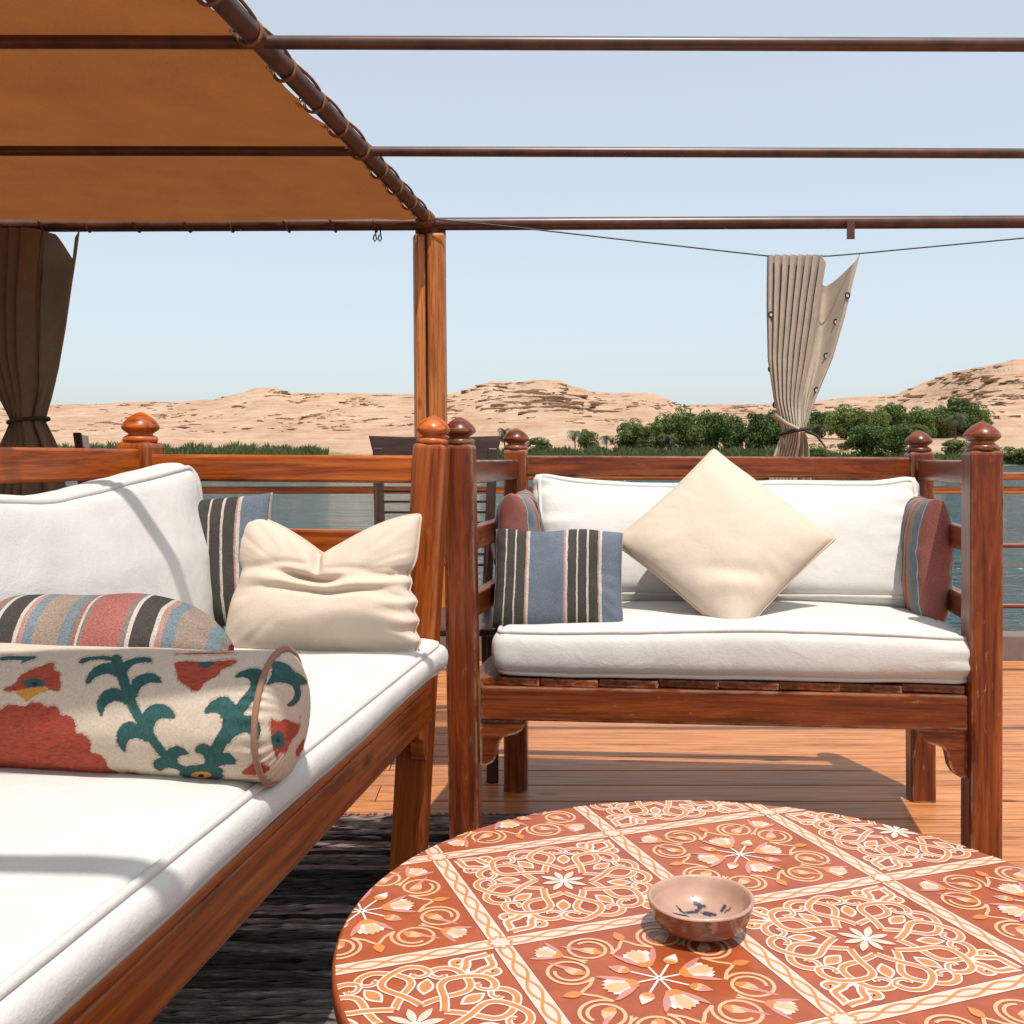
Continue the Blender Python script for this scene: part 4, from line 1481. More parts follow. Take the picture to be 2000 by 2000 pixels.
# glazed bowl
def bowl():
    c = P(1368, 1836, 1.13)
    bx, by = .206, 1.118
    root = thing("pottery_bowl", "small glazed brown pottery bowl with blue brush marks on the table", "bowl", (bx, by, TZ + .001))
    s = .0575
    prof = [(.001, .000), (.36, .0), (.385, .03), (.42, .07), (.62, .16), (.81, .29), (.91, .50), (.96, .70), (.985, .84), (1.0, .93), (.985, .975), (.955, .985), (.925, .95), (.90, .86), (.87, .72), (.80, .52), (.68, .36), (.52, .24), (.32, .17), (.12, .145), (.001, .14)]
    pc = [Vector((r, z)) for r, z in prof]
    pp = []
    for p in catmull(pc, 5): pp.append((max(p.x, .001) * s, max(p.y, 0) * .71 * s))
    n = 120
    V, Fc = lathe_geo(pp, n, (0, 0, 0))
    V = np.array(V)
    V[:, :2] *= (1 + .012 * np.sin(2 * np.arctan2(V[:, 1], V[:, 0]) + .6) + .006 * np.sin(5 * np.arctan2(V[:, 1], V[:, 0])))[:, None]
    V[:, 2] += (V[:, 2] > .03) * .0012 * np.sin(np.arctan2(V[:, 1], V[:, 0]) + 1)
    rowi = np.repeat(np.arange(len(pp)), n)
    inside = rowi >= 9 * 5
    q = V[:, :2] / s
    nz = fbm(V * 55, 4)
    outc = np.array([.17, .050, .026]) * (1 + .7 * nz)[:, None]
    outc = np.where((fbm(V * np.array([90, 90, 40]) + 4, 3) > .33)[:, None], np.array([.33, .13, .075]), outc)
    inc = np.array([.47, .285, .205]) * (1 + .28 * fbm(V * 40 + 8, 3))[:, None]
    col = np.where(inside[:, None], inc, outc)
    blue = np.array([.022, .028, .05])
    def mark(cx, cy, a, l, w, bend=0):
        d = q - np.array([cx, cy + .46])
        ca, sa = math.cos(R(a)), math.sin(R(a))
        u = d[:, 0] * ca + d[:, 1] * sa; v = -d[:, 0] * sa + d[:, 1] * ca - bend * u * u
        return inside & ((u / l) ** 2 + (v / w) ** 2 < 1)
    for mk in ((-.02, .04, 25, .20, .045, 1), (.10, .18, -20, .14, .035, 0), (.02, .26, -60, .07, .03, 0), (.24, -.04, -22, .16, .055, 0), (-.32, -.10, 5, .17, .04, 0), (-.30, .03, -40, .11, .03, 0),
               (-.38, -.42, -25, .20, .08, 1), (.52, -.02, 40, .07, .05, 0), (.60, -.10, 5, .11, .022, 0), (-.52, .80, 25, .12, .06, 0), (.92, .22, 80, .12, .06, 0)):
        col[mark(*mk)] = blue
    o = mobj("body", V, Fc, MAT['glaze'], root, True, Matrix.Translation((bx, by, TZ + .0012)), col=col)
bowl()

# ------------------------------------------------------------------ rag rug
def rug():
    root = thing("rag_rug", "dark woven rag rug between the orange bench and the round table", "rug", (-.25, 1.4, 0))
    x0, x1, y0, y1 = -1.0, .62, .10, 2.74
    mats = []
    for i, c in enumerate(((.055, .048, .044), (.11, .088, .080), (.21, .165, .145), (.30, .21, .19), (.085, .090, .085), (.16, .145, .13), (.034, .031, .029))):
        m, nt, b = new_mat("rag_%d" % i)
        v = objvec(nt, (14, 90, 90)); n = noise(nt, v, 1.0, 4, .7)
        r = ramp(nt, [(.3, tuple(k * .35 for k in c)), (.55, c), (.75, tuple(min(1, k * 2.6) for k in c))])
        nt.links.new(n.outputs[0], r.inputs[0]); nt.links.new(r.outputs[0], b.inputs['Base Color'])
        b.inputs['Roughness'].default_value = 1.0; b.inputs['Specular IOR Level'].default_value = .05
        bump(nt, b, n.outputs[0], .8, .004)
        mats.append(m)
    beam("backing", (x0 + .01, (y0 + y1) / 2, .0035), (x1 - .01, (y0 + y1) / 2, .0035), y1 - y0 - .02, .006, mats[6], root, 0)
    y = y0
    ci = 0
    i = 0
    while y < y1:
        d = random.uniform(.009, .0155)
        if random.random() < .7: ci = random.choice([0, 0, 1, 1, 2, 2, 3, 3, 4, 4, 5, 5, 6, 6])
        n = 46
        pts, rad = [], []
        ph = random.uniform(0, 9)
        for k in range(n):
            t = k / (n - 1)
            xx = x0 + (x1 - x0) * t
            w = vnoise(np.array([[xx * 9, y * 30, ph]]))[0] - .5
            w2 = vnoise(np.array([[xx * 16, y * 40, ph + 5]]))[0] - .5
            pts.append((xx + random.uniform(-.003, .003), y + d / 2 + w * .010, .0085 + w2 * .003))
            rad.append(d * .50 * (1 + .5 * w2))
        V, Fc = tube_geo(pts, rad, 8)
        V = [(a, b + .004 * math.sin(a * 90 + b * 700), max(.0045, .010 + (c - .010) * 1.05)) for a, b, c in V]
        mobj("rag_strip", V, Fc, mats[ci], root, True)
        y += d * 1.10
        i += 1
    # fringe knots on the far edge
    parts = []
    for k in range(70):
        xx = x0 + (x1 - x0) * k / 69 + random.uniform(-.004, .004)
        parts.append(tube_geo([(xx, y1 - .01, .014), (xx + random.uniform(-.006, .006), y1 + .015, .010), (xx + random.uniform(-.012, .012), y1 + .035, .004)], [.004, .0035, .002], 5))
    V, Fc = join_geo(parts)
    tag(mobj("fringe", V, Fc, plain("fringe", (.20, .09, .075), 1.0), root, True), kind="stuff")
rug()

# ------------------------------------------------------------------ canopy frame
PZ = 2.11
fr = thing("canopy_frame", "brown painted pipe frame on a honey timber post above the deck", "frame", (-.40, 5.0, 0))
E0 = P(838, 432, 5.0)
edge_dir = (Vector((-.70, 2.825, PZ)) - Vector((E0.x, 5.0, PZ)))
edge_dir.z = 0
edge_dir.normalize()
EP = lambda s: Vector((E0.x, 5.0, PZ + .012)) + edge_dir * s
tube("edge_pole", [EP(-.03), EP(5.6)], .030, MAT['pole'], fr, 20)
tube("far_pole", [(-6, 5.0 - .0, PZ - .013), (-2.5, 5.0, PZ - .010), (0, 5.0, PZ), (3.2, 5.0, PZ + .012), (6, 5.0, PZ + .02)], .031, MAT['pole'], fr, 20)
for yb in (3.83, 2.825):
    rr_ = .0185
    tube("cross_beam", [(-6, yb - .03, PZ + .004), (-.6, yb, PZ + .004), (2.0, yb, PZ - .004), (6, yb + .02, PZ - .02)], rr_, MAT['pole'], fr, 16)
for yb, rr_ in ((1.44, .021), (.70, .048), (.37, .021)):  # unseen stub pipes added overhead to cast shadow bands on the left bench
    tube("added_shadow_pipe", [(-6, yb - .02, PZ + .004), (.0 + .05 * (yb > 1), yb, PZ + .004)], rr_, MAT['pole'], fr, 16)
# timber post: two boards around a steel pipe
pt0, pt1 = Vector((-.385, 5.02, .1)), Vector((-.402, 5.02, PZ - .05))
pst = beam("post", pt0 + Vector((.032, -.03, 0)), pt1 + Vector((.032, -.03, 0)), .088, .06, MAT['wood_post'], fr, .014, up=(.0, -1, 0))
b2 = beam("post_board", pt0 + Vector((-.046, -.020, 0)), pt1 + Vector((-.046, -.020, -.002)), .070, .055, MAT['wood_post'], fr, .016, up=(.35, -1, 0))
tube("post_pipe", [pt0 + Vector((0, .03, 0)), pt1 + Vector((0, .03, .03))], .075, MAT['pole'], fr, 24)
# bracket under the far pole and two hooks
bp = P(1660, 452, 4.96)
beam("bracket", bp + Vector((0, -.012, .045)), bp + Vector((0, -.012, -.040)), .038, .006, MAT['pole'], fr, .001, up=(0, -1, 0))
for dx_ in (-.012, .012):
    c = P(737, 462, 4.97) + Vector((dx_, 0, 0))
    tube("hook", [c + Vector((0, 0, .045)), c + Vector((.004, 0, .01)), c + Vector((.008, 0, -.012)), c + Vector((0, 0, -.024)), c + Vector((-.008, 0, -.012)), c + Vector((-.003, 0, .01))], .0035, MAT['iron'], fr, 8)

# awning cloth
aw = thing("awning", "rust brown canvas awning laced to the pipe frame with rope", "awning", (-2, 3, PZ))
ns, nt_ = 90, 120
V = []
inset = .036
for i in range(nt_):
    s = i / (nt_ - 1)
    yb = 4.955 - s * 5.2
    e = Vector((E0.x, 5.0, 0)) + edge_dir * ((5.0 - yb) / -edge_dir.y)
    for j in range(ns):
        u = j / (ns - 1)
        sc_ = (.5 - .5 * math.cos(2 * PI * ((5.0 - yb) / .262 + .35))) * .010
        xr = e.x - inset - sc_
        x = xr + (-4.6 - xr) * (u ** 1.6)
        bi = [5.0, 3.83, 2.825, 1.8, .76, -.5]
        k = max(n_ for n_ in range(5) if yb <= bi[n_] + 1e-6) if yb < 5 else 0
        f = (bi[k] - yb) / (bi[k] - bi[k + 1])
        sag = .026 * math.sin(PI * f)
        zz = PZ + .030 - sag - .020 * math.exp(-(yb - 4.955) ** 2 / .02) + .006 * math.sin(x * 3 + yb * 2) + .004 * math.sin((x - xr) * 22 + yb * 9) * math.exp(-abs(x - xr) / .35)
        V.append((x, yb + (.5 - .5 * math.cos(2 * PI * x / .34)) * .010 * (1 if i == 0 else 0), zz))
mobj("cloth", V, [tuple(reversed(f)) for f in grid_faces(nt_, ns)], MAT['awning'], aw, True)
# rope lacing along the edge pole: full turns with runs along the top
side = Vector((edge_dir.y, -edge_dir.x, 0))
if side.x < 0: side = -side
pts = []
per = .262
n_turn = 17
for k in range(n_turn):
    s0 = .11 + k * per + random.uniform(-.012, .012)
    for a in np.linspace(0, 1, 22):
        # from top-right over the top, down the left side, under and back up
        th = R(60) + a * 2 * PI
        ss = s0 + .035 * a + .020 * math.sin(a * PI)
        rr = .031 + .010 * math.sin(PI * a) ** 2
        pts.append(EP(ss) + side * (rr * math.cos(th)) + Vector((0, 0, 1)) * (rr * math.sin(th)))
    for a in np.linspace(.1, .9, 5):
        ss = s0 + .035 + (per - .035) * a
        pts.append(EP(ss) + side * (.031 * math.cos(R(52)) + .006 * math.sin(PI * a)) + Vector((0, 0, .031 * math.sin(R(52)) + .003 * math.sin(PI * a))))
tube("rope", pts, .0052, MAT['rope'], aw, 7)
for k in range(n_turn):
    s0 = .11 + k * per
    for d in (0, .022):
        c = EP(s0 + .035 + d) - side * .047 + Vector((0, 0, -.002))
        V, Fc = lathe_geo([(.0065, -.003), (.009, 0), (.0065, .003), (.0035, 0), (.0065, -.003)], 14)
        mobj("grommet", V, Fc, MAT['steel'], aw, True, Matrix.Translation(c))
# short ties along the far pole
for k in range(22):
    x = E0.x - .26 - k * .235 + random.uniform(-.02, .02)
    pts = []
    for a in np.linspace(0, 2 * PI, 22):
        pts.append((x + .030 * math.sin(a / 2) * (1 if k % 3 else .4), 5.0 - .036 * math.cos(a + 1.1), PZ - .004 + .036 * math.sin(a + 1.1)))
    tube("tie_loop", pts, .0048, MAT['rope'], aw, 6)
# knot where the edge pole meets the far pole
pts = []
for a in np.linspace(0, 6 * PI, 90):
    pts.append(EP(.03 + .004 * a) + side * (.034 * math.cos(a)) + Vector((0, 0, .034 * math.sin(a))))
tube("knot", pts, .006, MAT['rope'], aw, 7)

# ------------------------------------------------------------------ curtains and their wire
CY = 4.86
wire = tube("curtain_wire", [P(845, 428, 4.93)] + [P(x, y, CY) for x, y in ((1000, 443), (1250, 472), (1500, 500), (1560, 501), (1620, 500), (1680, 495), (1850, 479), (2000, 465), (2600, 428))], .0035, MAT['wire'], None, 6)
tag(wire, "thin dark wire sagging below the far pole that carries the beige curtain", "wire")

def curtain(name, label, X0, X1, tie, bot, ytop, ytie, ybot, swag, npl, depth, group=None, seed=0, mat='curtain'):
    """X0/X1: list of (row, x) for the two edges in photo pixels at distance CY"""
    root = thing(name, label, "curtain", P((X0[0][1] + X1[0][1]) / 2, ybot, CY), group)
    nu, nv = 150, 90
    rows = np.concatenate([np.linspace(0, 1, 60), np.linspace(1, 1.0001, 1), 1 + np.linspace(.02, 1, 29)])
    V = []
    L_ = np.array(X0); Rr = np.array(X1)
    for t in rows:
        for j in range(nu):
            u = j / (nu - 1)
            yt = ytop + swag(u)
            if t <= 1: yy = yt + (ytie - yt) * t
            else: yy = ytie + (ybot - ytie) * (t - 1)
            xl = np.interp(yy if t > 0 else ytop, L_[:, 0], L_[:, 1]); xr = np.interp(yy, Rr[:, 0], Rr[:, 1])
            # gathered part takes most of the cloth
            uu = u
            x = xl + (xr - xl) * uu
            squeeze = 1 - .80 * math.exp(-((yy - ytie) / 50) ** 2)
            g = np.clip((.66 - u) / .06, 0, 1) * (1 if u > .05 else u / .05)
            # pleats; the loose wing bows away from the viewer
            phs = 2 * PI * npl * (u ** .95) / .66 + seed + .5 * math.sin(yy / 60 + u * 7)
            am = depth * (.35 + .65 * squeeze)
            d = am * (1.25 - 2.4 * abs(math.sin(phs / 2)) ** .62) * g
            xo = am * .55 * math.cos(phs) * g
            wing = np.clip((u - .64) / .36, 0, 1)
            d += .17 * math.sin(PI * min(1, wing * 1.12)) ** 1.0 * np.clip(1 - (t - .05) * 1.15, 0, 1)
            d += (.018 * math.sin(phs * .5) * (1 - g)) * np.clip(t, 0, 1)
            # round the bundle at the tie
            rb_ = math.exp(-((yy - ytie) / 36) ** 2)
            d += -rb_ * .05 * math.sin(PI * u) + .02 * math.sin(phs * 2) * rb_ * .3
            p = P(x, yy, CY)
            V.append((p.x + xo, p.y + d, p.z))
    Fc = grid_faces(len(rows), nu)
    mobj("cloth", V, Fc, MAT[mat], root, True)
    V = np.array(V).reshape(len(rows), nu, 3)
    cl, cr = np.interp(ytie, L_[:, 0], L_[:, 1]), np.interp(ytie, Rr[:, 0], Rr[:, 1])
    ctr = P((cl + cr) / 2, ytie, CY); hw = (P(cr, ytie, CY) - P(cl, ytie, CY)).x / 2
    ring = [ctr + Vector(((hw + .012) * math.cos(a), -.02 + .068 * math.sin(a), .012 * math.cos(a + .4))) for a in np.linspace(0, 2 * PI, 40, endpoint=False)]
    V1, F1 = tube_geo(ring, .009, 8, True)
    mobj("tie_cord", V1, F1, MAT['tie'], root, True)
    return root, V, ctr, hw

sw = lambda u: 0 if u < .60 else (50 * math.sin(PI * min(1, (u - .60) / .40)) ** .9 - 6 * (u - .6) / .4)
root, CV, ctr, hw = curtain("curtain", "sunlit beige canvas curtain gathered and tied on the wire", [(480, 1498), (600, 1497), (700, 1499), (780, 1511), (843, 1528), (900, 1507), (1010, 1492)],
        [(480, 1684), (495, 1680), (560, 1664), (620, 1650), (700, 1627), (770, 1598), (843, 1571), (870, 1580), (900, 1583), (1010, 1590)], 843, 900, 500, 843, 1010, sw, 8, .036)
# loose cord ends
tube("cord_end", [ctr + Vector((.03, -.09, .0)), ctr + Vector((.08, -.10, -.02)), ctr + Vector((.125, -.09, -.075))], [.007, .006, .004], MAT['tie'], root, 6)
tube("cord_end", [ctr + Vector((.0, -.09, .01)), ctr + Vector((-.06, -.10, .035)), ctr + Vector((-.115, -.09, .075))], [.007, .010, .012], MAT['curtain'], root, 6)
for (gx, gy, cx_) in ((1503, 619, 1), (1505, 719, 1), (1514, 792, 1), (1654, 576, -1), (1636, 627, -1), (1618, 695, -1), (1595, 763, -1)):
    p = P(gx, gy, CY)
    fl = CV.reshape(-1, 3)
    k = np.argmin((fl[:, 0] - p.x) ** 2 + (fl[:, 2] - p.z) ** 2 + np.where(fl[:, 1] > CY + .04, 1, 0))
    q = Vector(fl[k]) + Vector((0, -.004, 0))
    ring = [q + Vector((.010 * math.cos(a), 0, .013 * math.sin(a))) for a in np.linspace(0, 2 * PI, 18, endpoint=False)]
    V1, F1 = tube_geo(ring, .0035, 7, True)
    g = mobj("grommet", V1, F1, MAT['iron'], root, True)
    V1, F1 = lathe_geo([(.0005, 0), (.0085, .0)], 14)
    Mh = Matrix.Rotation(R(90), 4, 'X'); Mh.translation = q
    mobj("grommet_eye", V1, F1, MAT['white'], root, False, Mh)

sw2 = lambda u: 0 if u < .70 else (46 * math.sin(PI * min(1, (u - .70) / .30)) ** 1.15 - 2 * (u - .7))
curtain("curtain", "canvas curtain in a shade-darkened colour tied with cord under the awning", [(440, -60), (600, -48), (700, -28), (780, 4), (822, 27), (860, 8), (900, -10), (1010, -30)],
        [(440, 157), (500, 150), (560, 141), (640, 130), (720, 117), (780, 104), (822, 92), (850, 107), (885, 122), (1010, 140)], 822, 900, 449, 822, 1010, sw2, 6, .050, seed=1.3, mat='curtain_shade_tint')

# ------------------------------------------------------------------ chairs behind the benches
def chair(label, loc, rz, sc=1.0):
    root = bpy.data.objects.new("deck_chair", None)
    root.empty_display_size = .1
    put(root, None, Matrix.Identity(4))
    tag(root, label, "chair", None)
    wc = MAT['wood_chair']
    def bb(n, a, b, w, h, bev=.003, up=(0, 0, 1)): return beam(n, a, b, w, h, wc, root, bev, up)
    for s in (-1, 1):
        bb("leg", (s * .20, -.22, 0), (s * .20, -.22, .44), .036, .036, .004, (0, -1, 0))
        bb("upright", (s * .185, .20, 0), (s * .178, .22, .42), .036, .036, .004, (0, -1, 0))
        bb("upright", (s * .178, .22, .42), (s * .200, .29, 1.0), .034, .034, .004, (0, -1, 0))
        bb("armrest", (s * .23, -.24, .66), (s * .215, .25, .68), .05, .022)
        bb("arm_support", (s * .225, -.20, .44), (s * .225, -.20, .65), .03, .03, .003, (0, -1, 0))
    bb("seat", (-.21, 0, .445), (.21, 0, .445), .45, .022, .004)
    n = 9
    for i in range(n):
        z = .60 + i * .036
        yy = .22 + (z - .42) / .58 * .07
        bb("back_slat", (-.185, yy, z), (.185, yy, z), .012, .0085, .001)
    # flared top board
    z0, z1 = .955, 1.045
    V = []
    for (y_, off) in ((.272, 0), (.296, .0)):
        for (x, z) in ((-.208, z0), (.208, z0), (.232, z1), (.10, z1 - .004), (-.10, z1 - .004), (-.232, z1)):
            V.append((x, y_ + (z - z0) * .12, z))
    Fc = [(5, 4, 3, 2, 1, 0), (6, 7, 8, 9, 10, 11)] + [(i, (i + 1) % 6, (i + 1) % 6 + 6, i + 6) for i in range(6)]
    o = mobj("top_board", V, Fc, wc, root)
    bm = bmesh.new(); bm.from_mesh(o.data); bmesh.ops.recalc_face_normals(bm, faces=bm.faces[:])
    bmesh.ops.bevel(bm, geom=bm.edges[:], offset=.003, segments=1, affect='EDGES'); bm.to_mesh(o.data); bm.free()
    root.matrix_basis = Matrix.Translation(Vector(loc)) @ Matrix.Rotation(rz, 4, 'Z') @ Matrix.Scale(sc, 4)
    return root
chair("dark wooden slat-back chair seen behind the gap between the two benches", (-.262, 3.28, 0), R(1), 1.0)
chair("dark wooden chair under the awning beside the shaded curtain", (-1.12, 3.42, 0), R(110), 1.0)

# ------------------------------------------------------------------ far bank: trees, palms, bushes, reeds
def leaf_mat(name, a, b_, tr=.25):
    m, nt, b = new_mat(name)
    L = nt.links
    n = noise(nt, objvec(nt, (1, 1, 1)), .55, 3, .6)
    r = ramp(nt, [(.3, a), (.68, b_)])
    L.new(n.outputs[0], r.inputs[0])
    L.new(r.outputs[0], b.inputs['Base Color'])
    b.inputs['Roughness'].default_value = .6
    b.inputs['Specular IOR Level'].default_value = .25
    t = N(nt, "ShaderNodeBsdfTranslucent"); L.new(r.outputs[0], t.inputs[0])
    mx = N(nt, "ShaderNodeMixShader"); mx.inputs[0].default_value = tr
    L.new(b.outputs[0], mx.inputs[1]); L.new(t.outputs[0], mx.inputs[2])
    L.new(mx.outputs[0], nt.nodes["Material Output"].inputs['Surface'])
    return m
LM = [leaf_mat("mango_leaf", (.062, .098, .022), (.160, .205, .052)), leaf_mat("olive_leaf", (.080, .102, .030), (.170, .195, .062)), leaf_mat("deep_leaf", (.048, .082, .019), (.125, .172, .044))]
M_palm = leaf_mat("palm_leaf", (.050, .070, .028), (.115, .135, .065), .2)
M_bark = plain("bark", (.10, .07, .05), .9, 0, .3, .1, 0, 3)

def crown_mesh(seed, mat, leaves=5200, clumps=30):
    r = np.random.default_rng(seed)
    # unit tree: height 1, width about .95
    cc = []
    while len(cc) < clumps:
        p = r.uniform(-1, 1, 3)
        if np.linalg.norm(p) < 1 and np.linalg.norm(p) > .35:
            cc.append((p[0] * .42, p[1] * .42, .50 + p[2] * .40, r.uniform(.13, .22)))
    V, Fc = [], []
    per = leaves // clumps
    for (cx, cy, cz, cr) in cc:
        d = r.normal(size=(per, 3)); d /= np.linalg.norm(d, axis=1)[:, None]
        rad = cr * r.uniform(.72, 1.08, per) ** .7
        c = np.array([cx, cy, cz]) + d * rad[:, None] * np.array([1, 1, .85])
        for i in range(per):
            n = d[i] * .8 + r.normal(size=3) * .55
            n /= np.linalg.norm(n)
            t = np.cross(n, r.normal(size=3)); t /= np.linalg.norm(t) + 1e-9
            b = np.cross(n, t)
            s = r.uniform(.022, .042)
            o = len(V)
            V += [c[i] + t * s, c[i] + b * s * .6, c[i] - t * s, c[i] - b * s * .6]
            Fc.append((o, o + 1, o + 2, o + 3))
    me = raw_mesh("crown", V, Fc)
    me.materials.append(mat)
    return me
def trunk_mesh(seed):
    r = np.random.default_rng(seed)
    parts = [tube_geo([(0, 0, -.05), (.01, .0, .15), (.0, .02, .35), (.02, .0, .6)], [.035, .028, .022, .008], 8)]
    for k in range(6):
        a = r.uniform(0, 2 * PI); z = r.uniform(.12, .4); l = r.uniform(.18, .32)
        parts.append(tube_geo([(0, 0, z), (l * .5 * math.cos(a), l * .5 * math.sin(a), z + .12), (l * math.cos(a), l * math.sin(a), z + .22)], [.014, .010, .004], 6))
    V, Fc = join_geo(parts)
    me = raw_mesh("trunk", V, Fc, True)
    me.materials.append(M_bark)
    return me
CROWNS = [crown_mesh(40 + i, LM[i % 3]) for i in range(6)]
TRUNKS = [trunk_mesh(80 + i) for i in range(3)]

def row_to_Y(xp, ypix):
    Ys = np.linspace(shore(xp) + 1, shore(xp) + 140, 500)
    g = ground(np.full_like(Ys, xp), Ys)
    rows_ = HZ - (g - CAMH) / Ys * F
    k = np.argmax(rows_ <= ypix) if (rows_ <= ypix).any() else len(Ys) - 1
    return float(Ys[k])

def plant(name, label, cat, x, ytop, ybase, wpx, group, crown, trunk, rz=0.0):
    Y = row_to_Y(x, ybase)
    X = (x - 1000) / F * Y
    zb = float(terrain_h(np.array([x]), np.array([Y]))[0])
    ht = (ybase - ytop) / F * Y * 1.04
    wd = wpx / F * Y
    e = bpy.data.objects.new(name, None); e.empty_display_size = 1
    put(e, None, Matrix.Translation((X, Y, zb)))
    tag(e, label, cat, group)
    for nm, me, s in (("trunk", trunk, (ht, ht, ht)), ("crown", crown, (wd / .86, wd / .86, ht / .98))):
        o = bpy.data.objects.new(nm, me)
        COL.objects.link(o)
        o.parent = e
        o.rotation_euler = (0, 0, rz)
        o.scale = s
    return e
TREES = [ # x, top, base, width, crown index, label
 (1050, 856, 889, 44, 1, "low round green bush at the edge of the reeds beside the bench post", "bush"),
 (1148, 838, 882, 36, 4, "small olive green tree between the two nearest bank palms", "tree"),
 (1232, 822, 884, 60, 0, "mid green rounded tree growing beside the low palms", "tree"),
 (1262, 832, 886, 44, 4, "olive green shrub-like tree below the rounded bank trees", "tree"),
 (1290, 812, 884, 58, 3, "mid green broad tree at the foot of the rocky ledge hill", "tree"),
 (1335, 800, 884, 68, 0, "tallest broad green tree at the foot of the ledge hill", "tree"),
 (1356, 822, 886, 40, 4, "olive green tree at the edge of the sandy gap", "tree"),
 (1397, 801, 886, 66, 2, "dense dark green tree standing free beside the sandy gap", "tree"),
 (1432, 816, 884, 44, 1, "slim olive tree between two dark bank trees", "tree"),
 (1472, 810, 888, 56, 5, "dark green tree beside the tied curtain", "tree"),
 (1505, 803, 886, 62, 3, "broad green tree half hidden behind the tied curtain", "tree"),
 (1548, 812, 878, 50, 0, "green tree wholly behind the waist of the curtain", "tree"),
 (1605, 800, 856, 54, 2, "dark green tree just beyond the right side of the curtain", "tree"),
 (1652, 791, 858, 66, 3, "broad mid green tree in the grove behind the sandy clearing", "tree"),
 (1682, 803, 858, 62, 4, "pale olive green tree in the grove above the sandy clearing", "tree"),
 (1712, 797, 860, 52, 0, "leafy mid green tree in the middle of the grove", "tree"),
 (1748, 786, 858, 60, 2, "tallest dark tree in the grove below the sloping hill", "tree"),
 (1797, 796, 858, 62, 3, "mid green tree behind the bench finial in the grove", "tree"),
 (1832, 797, 856, 56, 1, "olive green tree beside the bushy palm in the grove", "tree"),
 (1868, 788, 856, 72, 5, "broad dark tree wrapped round the bushy palm", "tree"),
 (1908, 810, 856, 52, 0, "small green tree at the open end of the grove", "tree"),
 (1697, 828, 894, 74, 2, "dense round dark tree standing in front of the sandy clearing", "tree"),
 (1757, 832, 892, 56, 5, "smaller dense dark tree in front of the grove next to a bench finial", "tree"),
 (1792, 828, 866, 44, 2, "low dark bushy tree tucked behind the back finial", "tree"),
 (1650, 864, 880, 22, 4, "small dry olive bush on the sandy clearing", "bush"),
 (1868, 860, 890, 52, 1, "grey green bush on the bank between the two right finials", "bush"),
 (1985, 872, 904, 60, 4, "olive scrub bush at the waterline beyond the front bench post", "bush"),
 (1925, 868, 898, 50, 1, "grey green scrub bush half behind the front bench finial", "bush"),
 (1600, 872, 896, 40, 0, "low green bush below the sandy clearing beside the curtain hem", "bush"),
]
for i, (x, yt, yb, w, ci, lab, cat) in enumerate(TREES):
    plant("bush" if cat == "bush" else "broadleaf_tree", lab, cat, x, yt, yb, w, "trees on the far bank", CROWNS[ci], TRUNKS[i % 3], i * 1.3)

def palm_meshes(seed):
    r = np.random.default_rng(seed)
    V, Fc = [], []
    for k in range(34):
        a = r.uniform(0, 2 * PI); e0 = r.uniform(-.25, 1.35); ln = r.uniform(.34, .46)
        d = np.array([math.cos(a), math.sin(a), 0]); p = np.array([0, 0, .62]); el_ = e0
        sdv = np.array([-math.sin(a), math.cos(a), 0])
        nseg = 9
        for s in range(nseg):
            q = p + (d * math.cos(el_) + np.array([0, 0, 1]) * math.sin(el_)) * ln / nseg
            wv = .085 * math.sin(PI * (s + .8) / (nseg + .6)) + .01
            for sg in (1, -1):
                for m_ in range(2):
                    b0 = p + (q - p) * (m_ * .5); b1 = b0 + (q - p) * .34
                    tip = b0 + sdv * sg * wv + (q - p) * 1.1 + np.array([0, 0, -.025 * (1 + s * .1)])
                    o = len(V); V += [b0, b1, tip]; Fc.append((o, o + 1, o + 2))
            p = q; el_ -= .20 + .04 * s
    me = raw_mesh("crown", V, Fc); me.materials.append(M_palm)
    V, Fc = tube_geo([(0, 0, -.05), (.012, 0, .2), (.0, .01, .42), (0, 0, .63)], [.030, .024, .024, .03], 9)
    mt = raw_mesh("trunk", V, Fc, True); mt.materials.append(M_bark)
    return me, mt
PALM = [palm_meshes(5), palm_meshes(6)]
for i, (x, yt, yb, w, lab) in enumerate([
    (985, 826, 886, 44, "date palm rising just behind the left finial of the red brown bench"),
    (1123, 832, 880, 50, "slim date palm standing clear in front of the rocky hill"),
    (1185, 844, 884, 58, "low spreading date palm between olive trees on the bank"),
    (1306, 838, 890, 66, "bushy date palm in front of the tallest broad tree"),
    (1600, 822, 862, 64, "pale date palm close to the right side of the curtain waist"),
    (1866, 796, 860, 76, "bushy date palm set in the broad dark tree of the grove"),
    (1310, 862, 890, 40, "stunted palm at the edge of the bank reeds")]):
    plant("date_palm", lab, "palm", x, yt, yb, w, "palms on the far bank", *PALM[i % 2], i * .9)

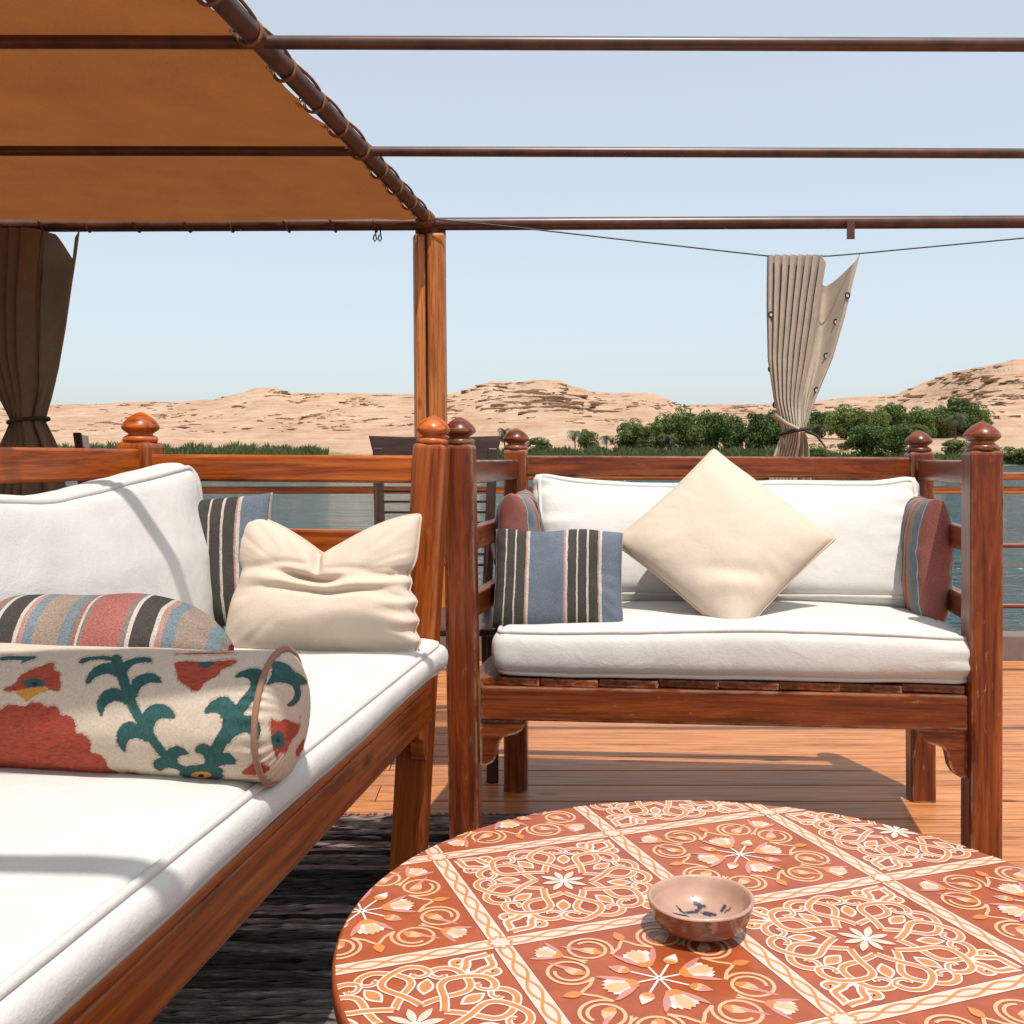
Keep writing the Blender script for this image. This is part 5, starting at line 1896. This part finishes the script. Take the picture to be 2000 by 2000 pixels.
# reeds and bank grass
def reeds():
    r = np.random.default_rng(3)
    V, Fc = [], []
    def blades(n, xa, xb, ya, yb, h0, h1, dens=None):
        for _ in range(n):
            x = r.uniform(xa, xb)
            if dens is not None and r.random() > dens(x): continue
            Y = shore(x) + r.uniform(ya, yb)
            z = float(np.interp(Y - shore(x), GP[:, 0], GP[:, 1])) - .2
            X = (x - 1000) / F * Y
            h = r.uniform(h0, h1) * (.62 + .75 * float(vnoise(np.array([[x / 14, Y / 9, 2.2]]))[0])); w = r.uniform(.18, .45)
            a = r.uniform(0, PI)
            lx, ly = r.normal(0, .22) * h, r.normal(0, .2) * h
            dx_, dy_ = math.cos(a) * w, math.sin(a) * w * .5
            o = len(V)
            V.extend([(X - dx_, Y - dy_, z), (X + dx_, Y + dy_, z), (X + dx_ * .8 + lx * .6, Y + ly * .6, z + h * .6), (X + lx * 1.3, Y + ly, z + h), (X - dx_ * .8 + lx * .5, Y + ly * .5, z + h * .6)])
            Fc.append((o, o + 1, o + 2, o + 3, o + 4))
    blades(9000, -300, 640, 3, 26, 2.8, 5.0, lambda x: np.clip((650 - x) / 40, .2, 1))
    blades(700, 640, 960, 2, 10, .6, 1.4)
    blades(9500, 940, 1560, 1, 20, 1.0, 3.0)
    blades(4500, 1560, 2300, 1, 14, .6, 2.0)
    m = leaf_mat("reed_leaf", (.060, .085, .028), (.125, .150, .055), .3)
    o = mobj("reeds", V, Fc, m)
    tag(o, "green reeds and bank grass along the far waterline", "reeds", None, "stuff")
reeds()

# dry scrub dots on the sandy clearing
r = np.random.default_rng(9)
V, Fc = [], []
for _ in range(70):
    x = r.uniform(1570, 1760); Y = shore(x) + r.uniform(38, 64)
    X = (x - 1000) / F * Y; z = float(ground(np.array([x]), np.array([Y]))[0])
    for _k in range(14):
        o = len(V); c = np.array([X, Y, z]) + r.normal(0, .3, 3) * np.array([1, 1, .5]) + np.array([0, 0, .2]); s = r.uniform(.12, .28)
        V += [c + np.array([-s, 0, 0]), c + np.array([s, 0, 0]), c + np.array([0, 0, s * 1.6])]; Fc.append((o, o + 1, o + 2))
tag(mobj("dry_scrub", V, Fc, leaf_mat("scrub", (.10, .075, .04), (.19, .14, .08), .1)), "dry brown scrub tufts on the sandy clearing", "scrub", None, "stuff")
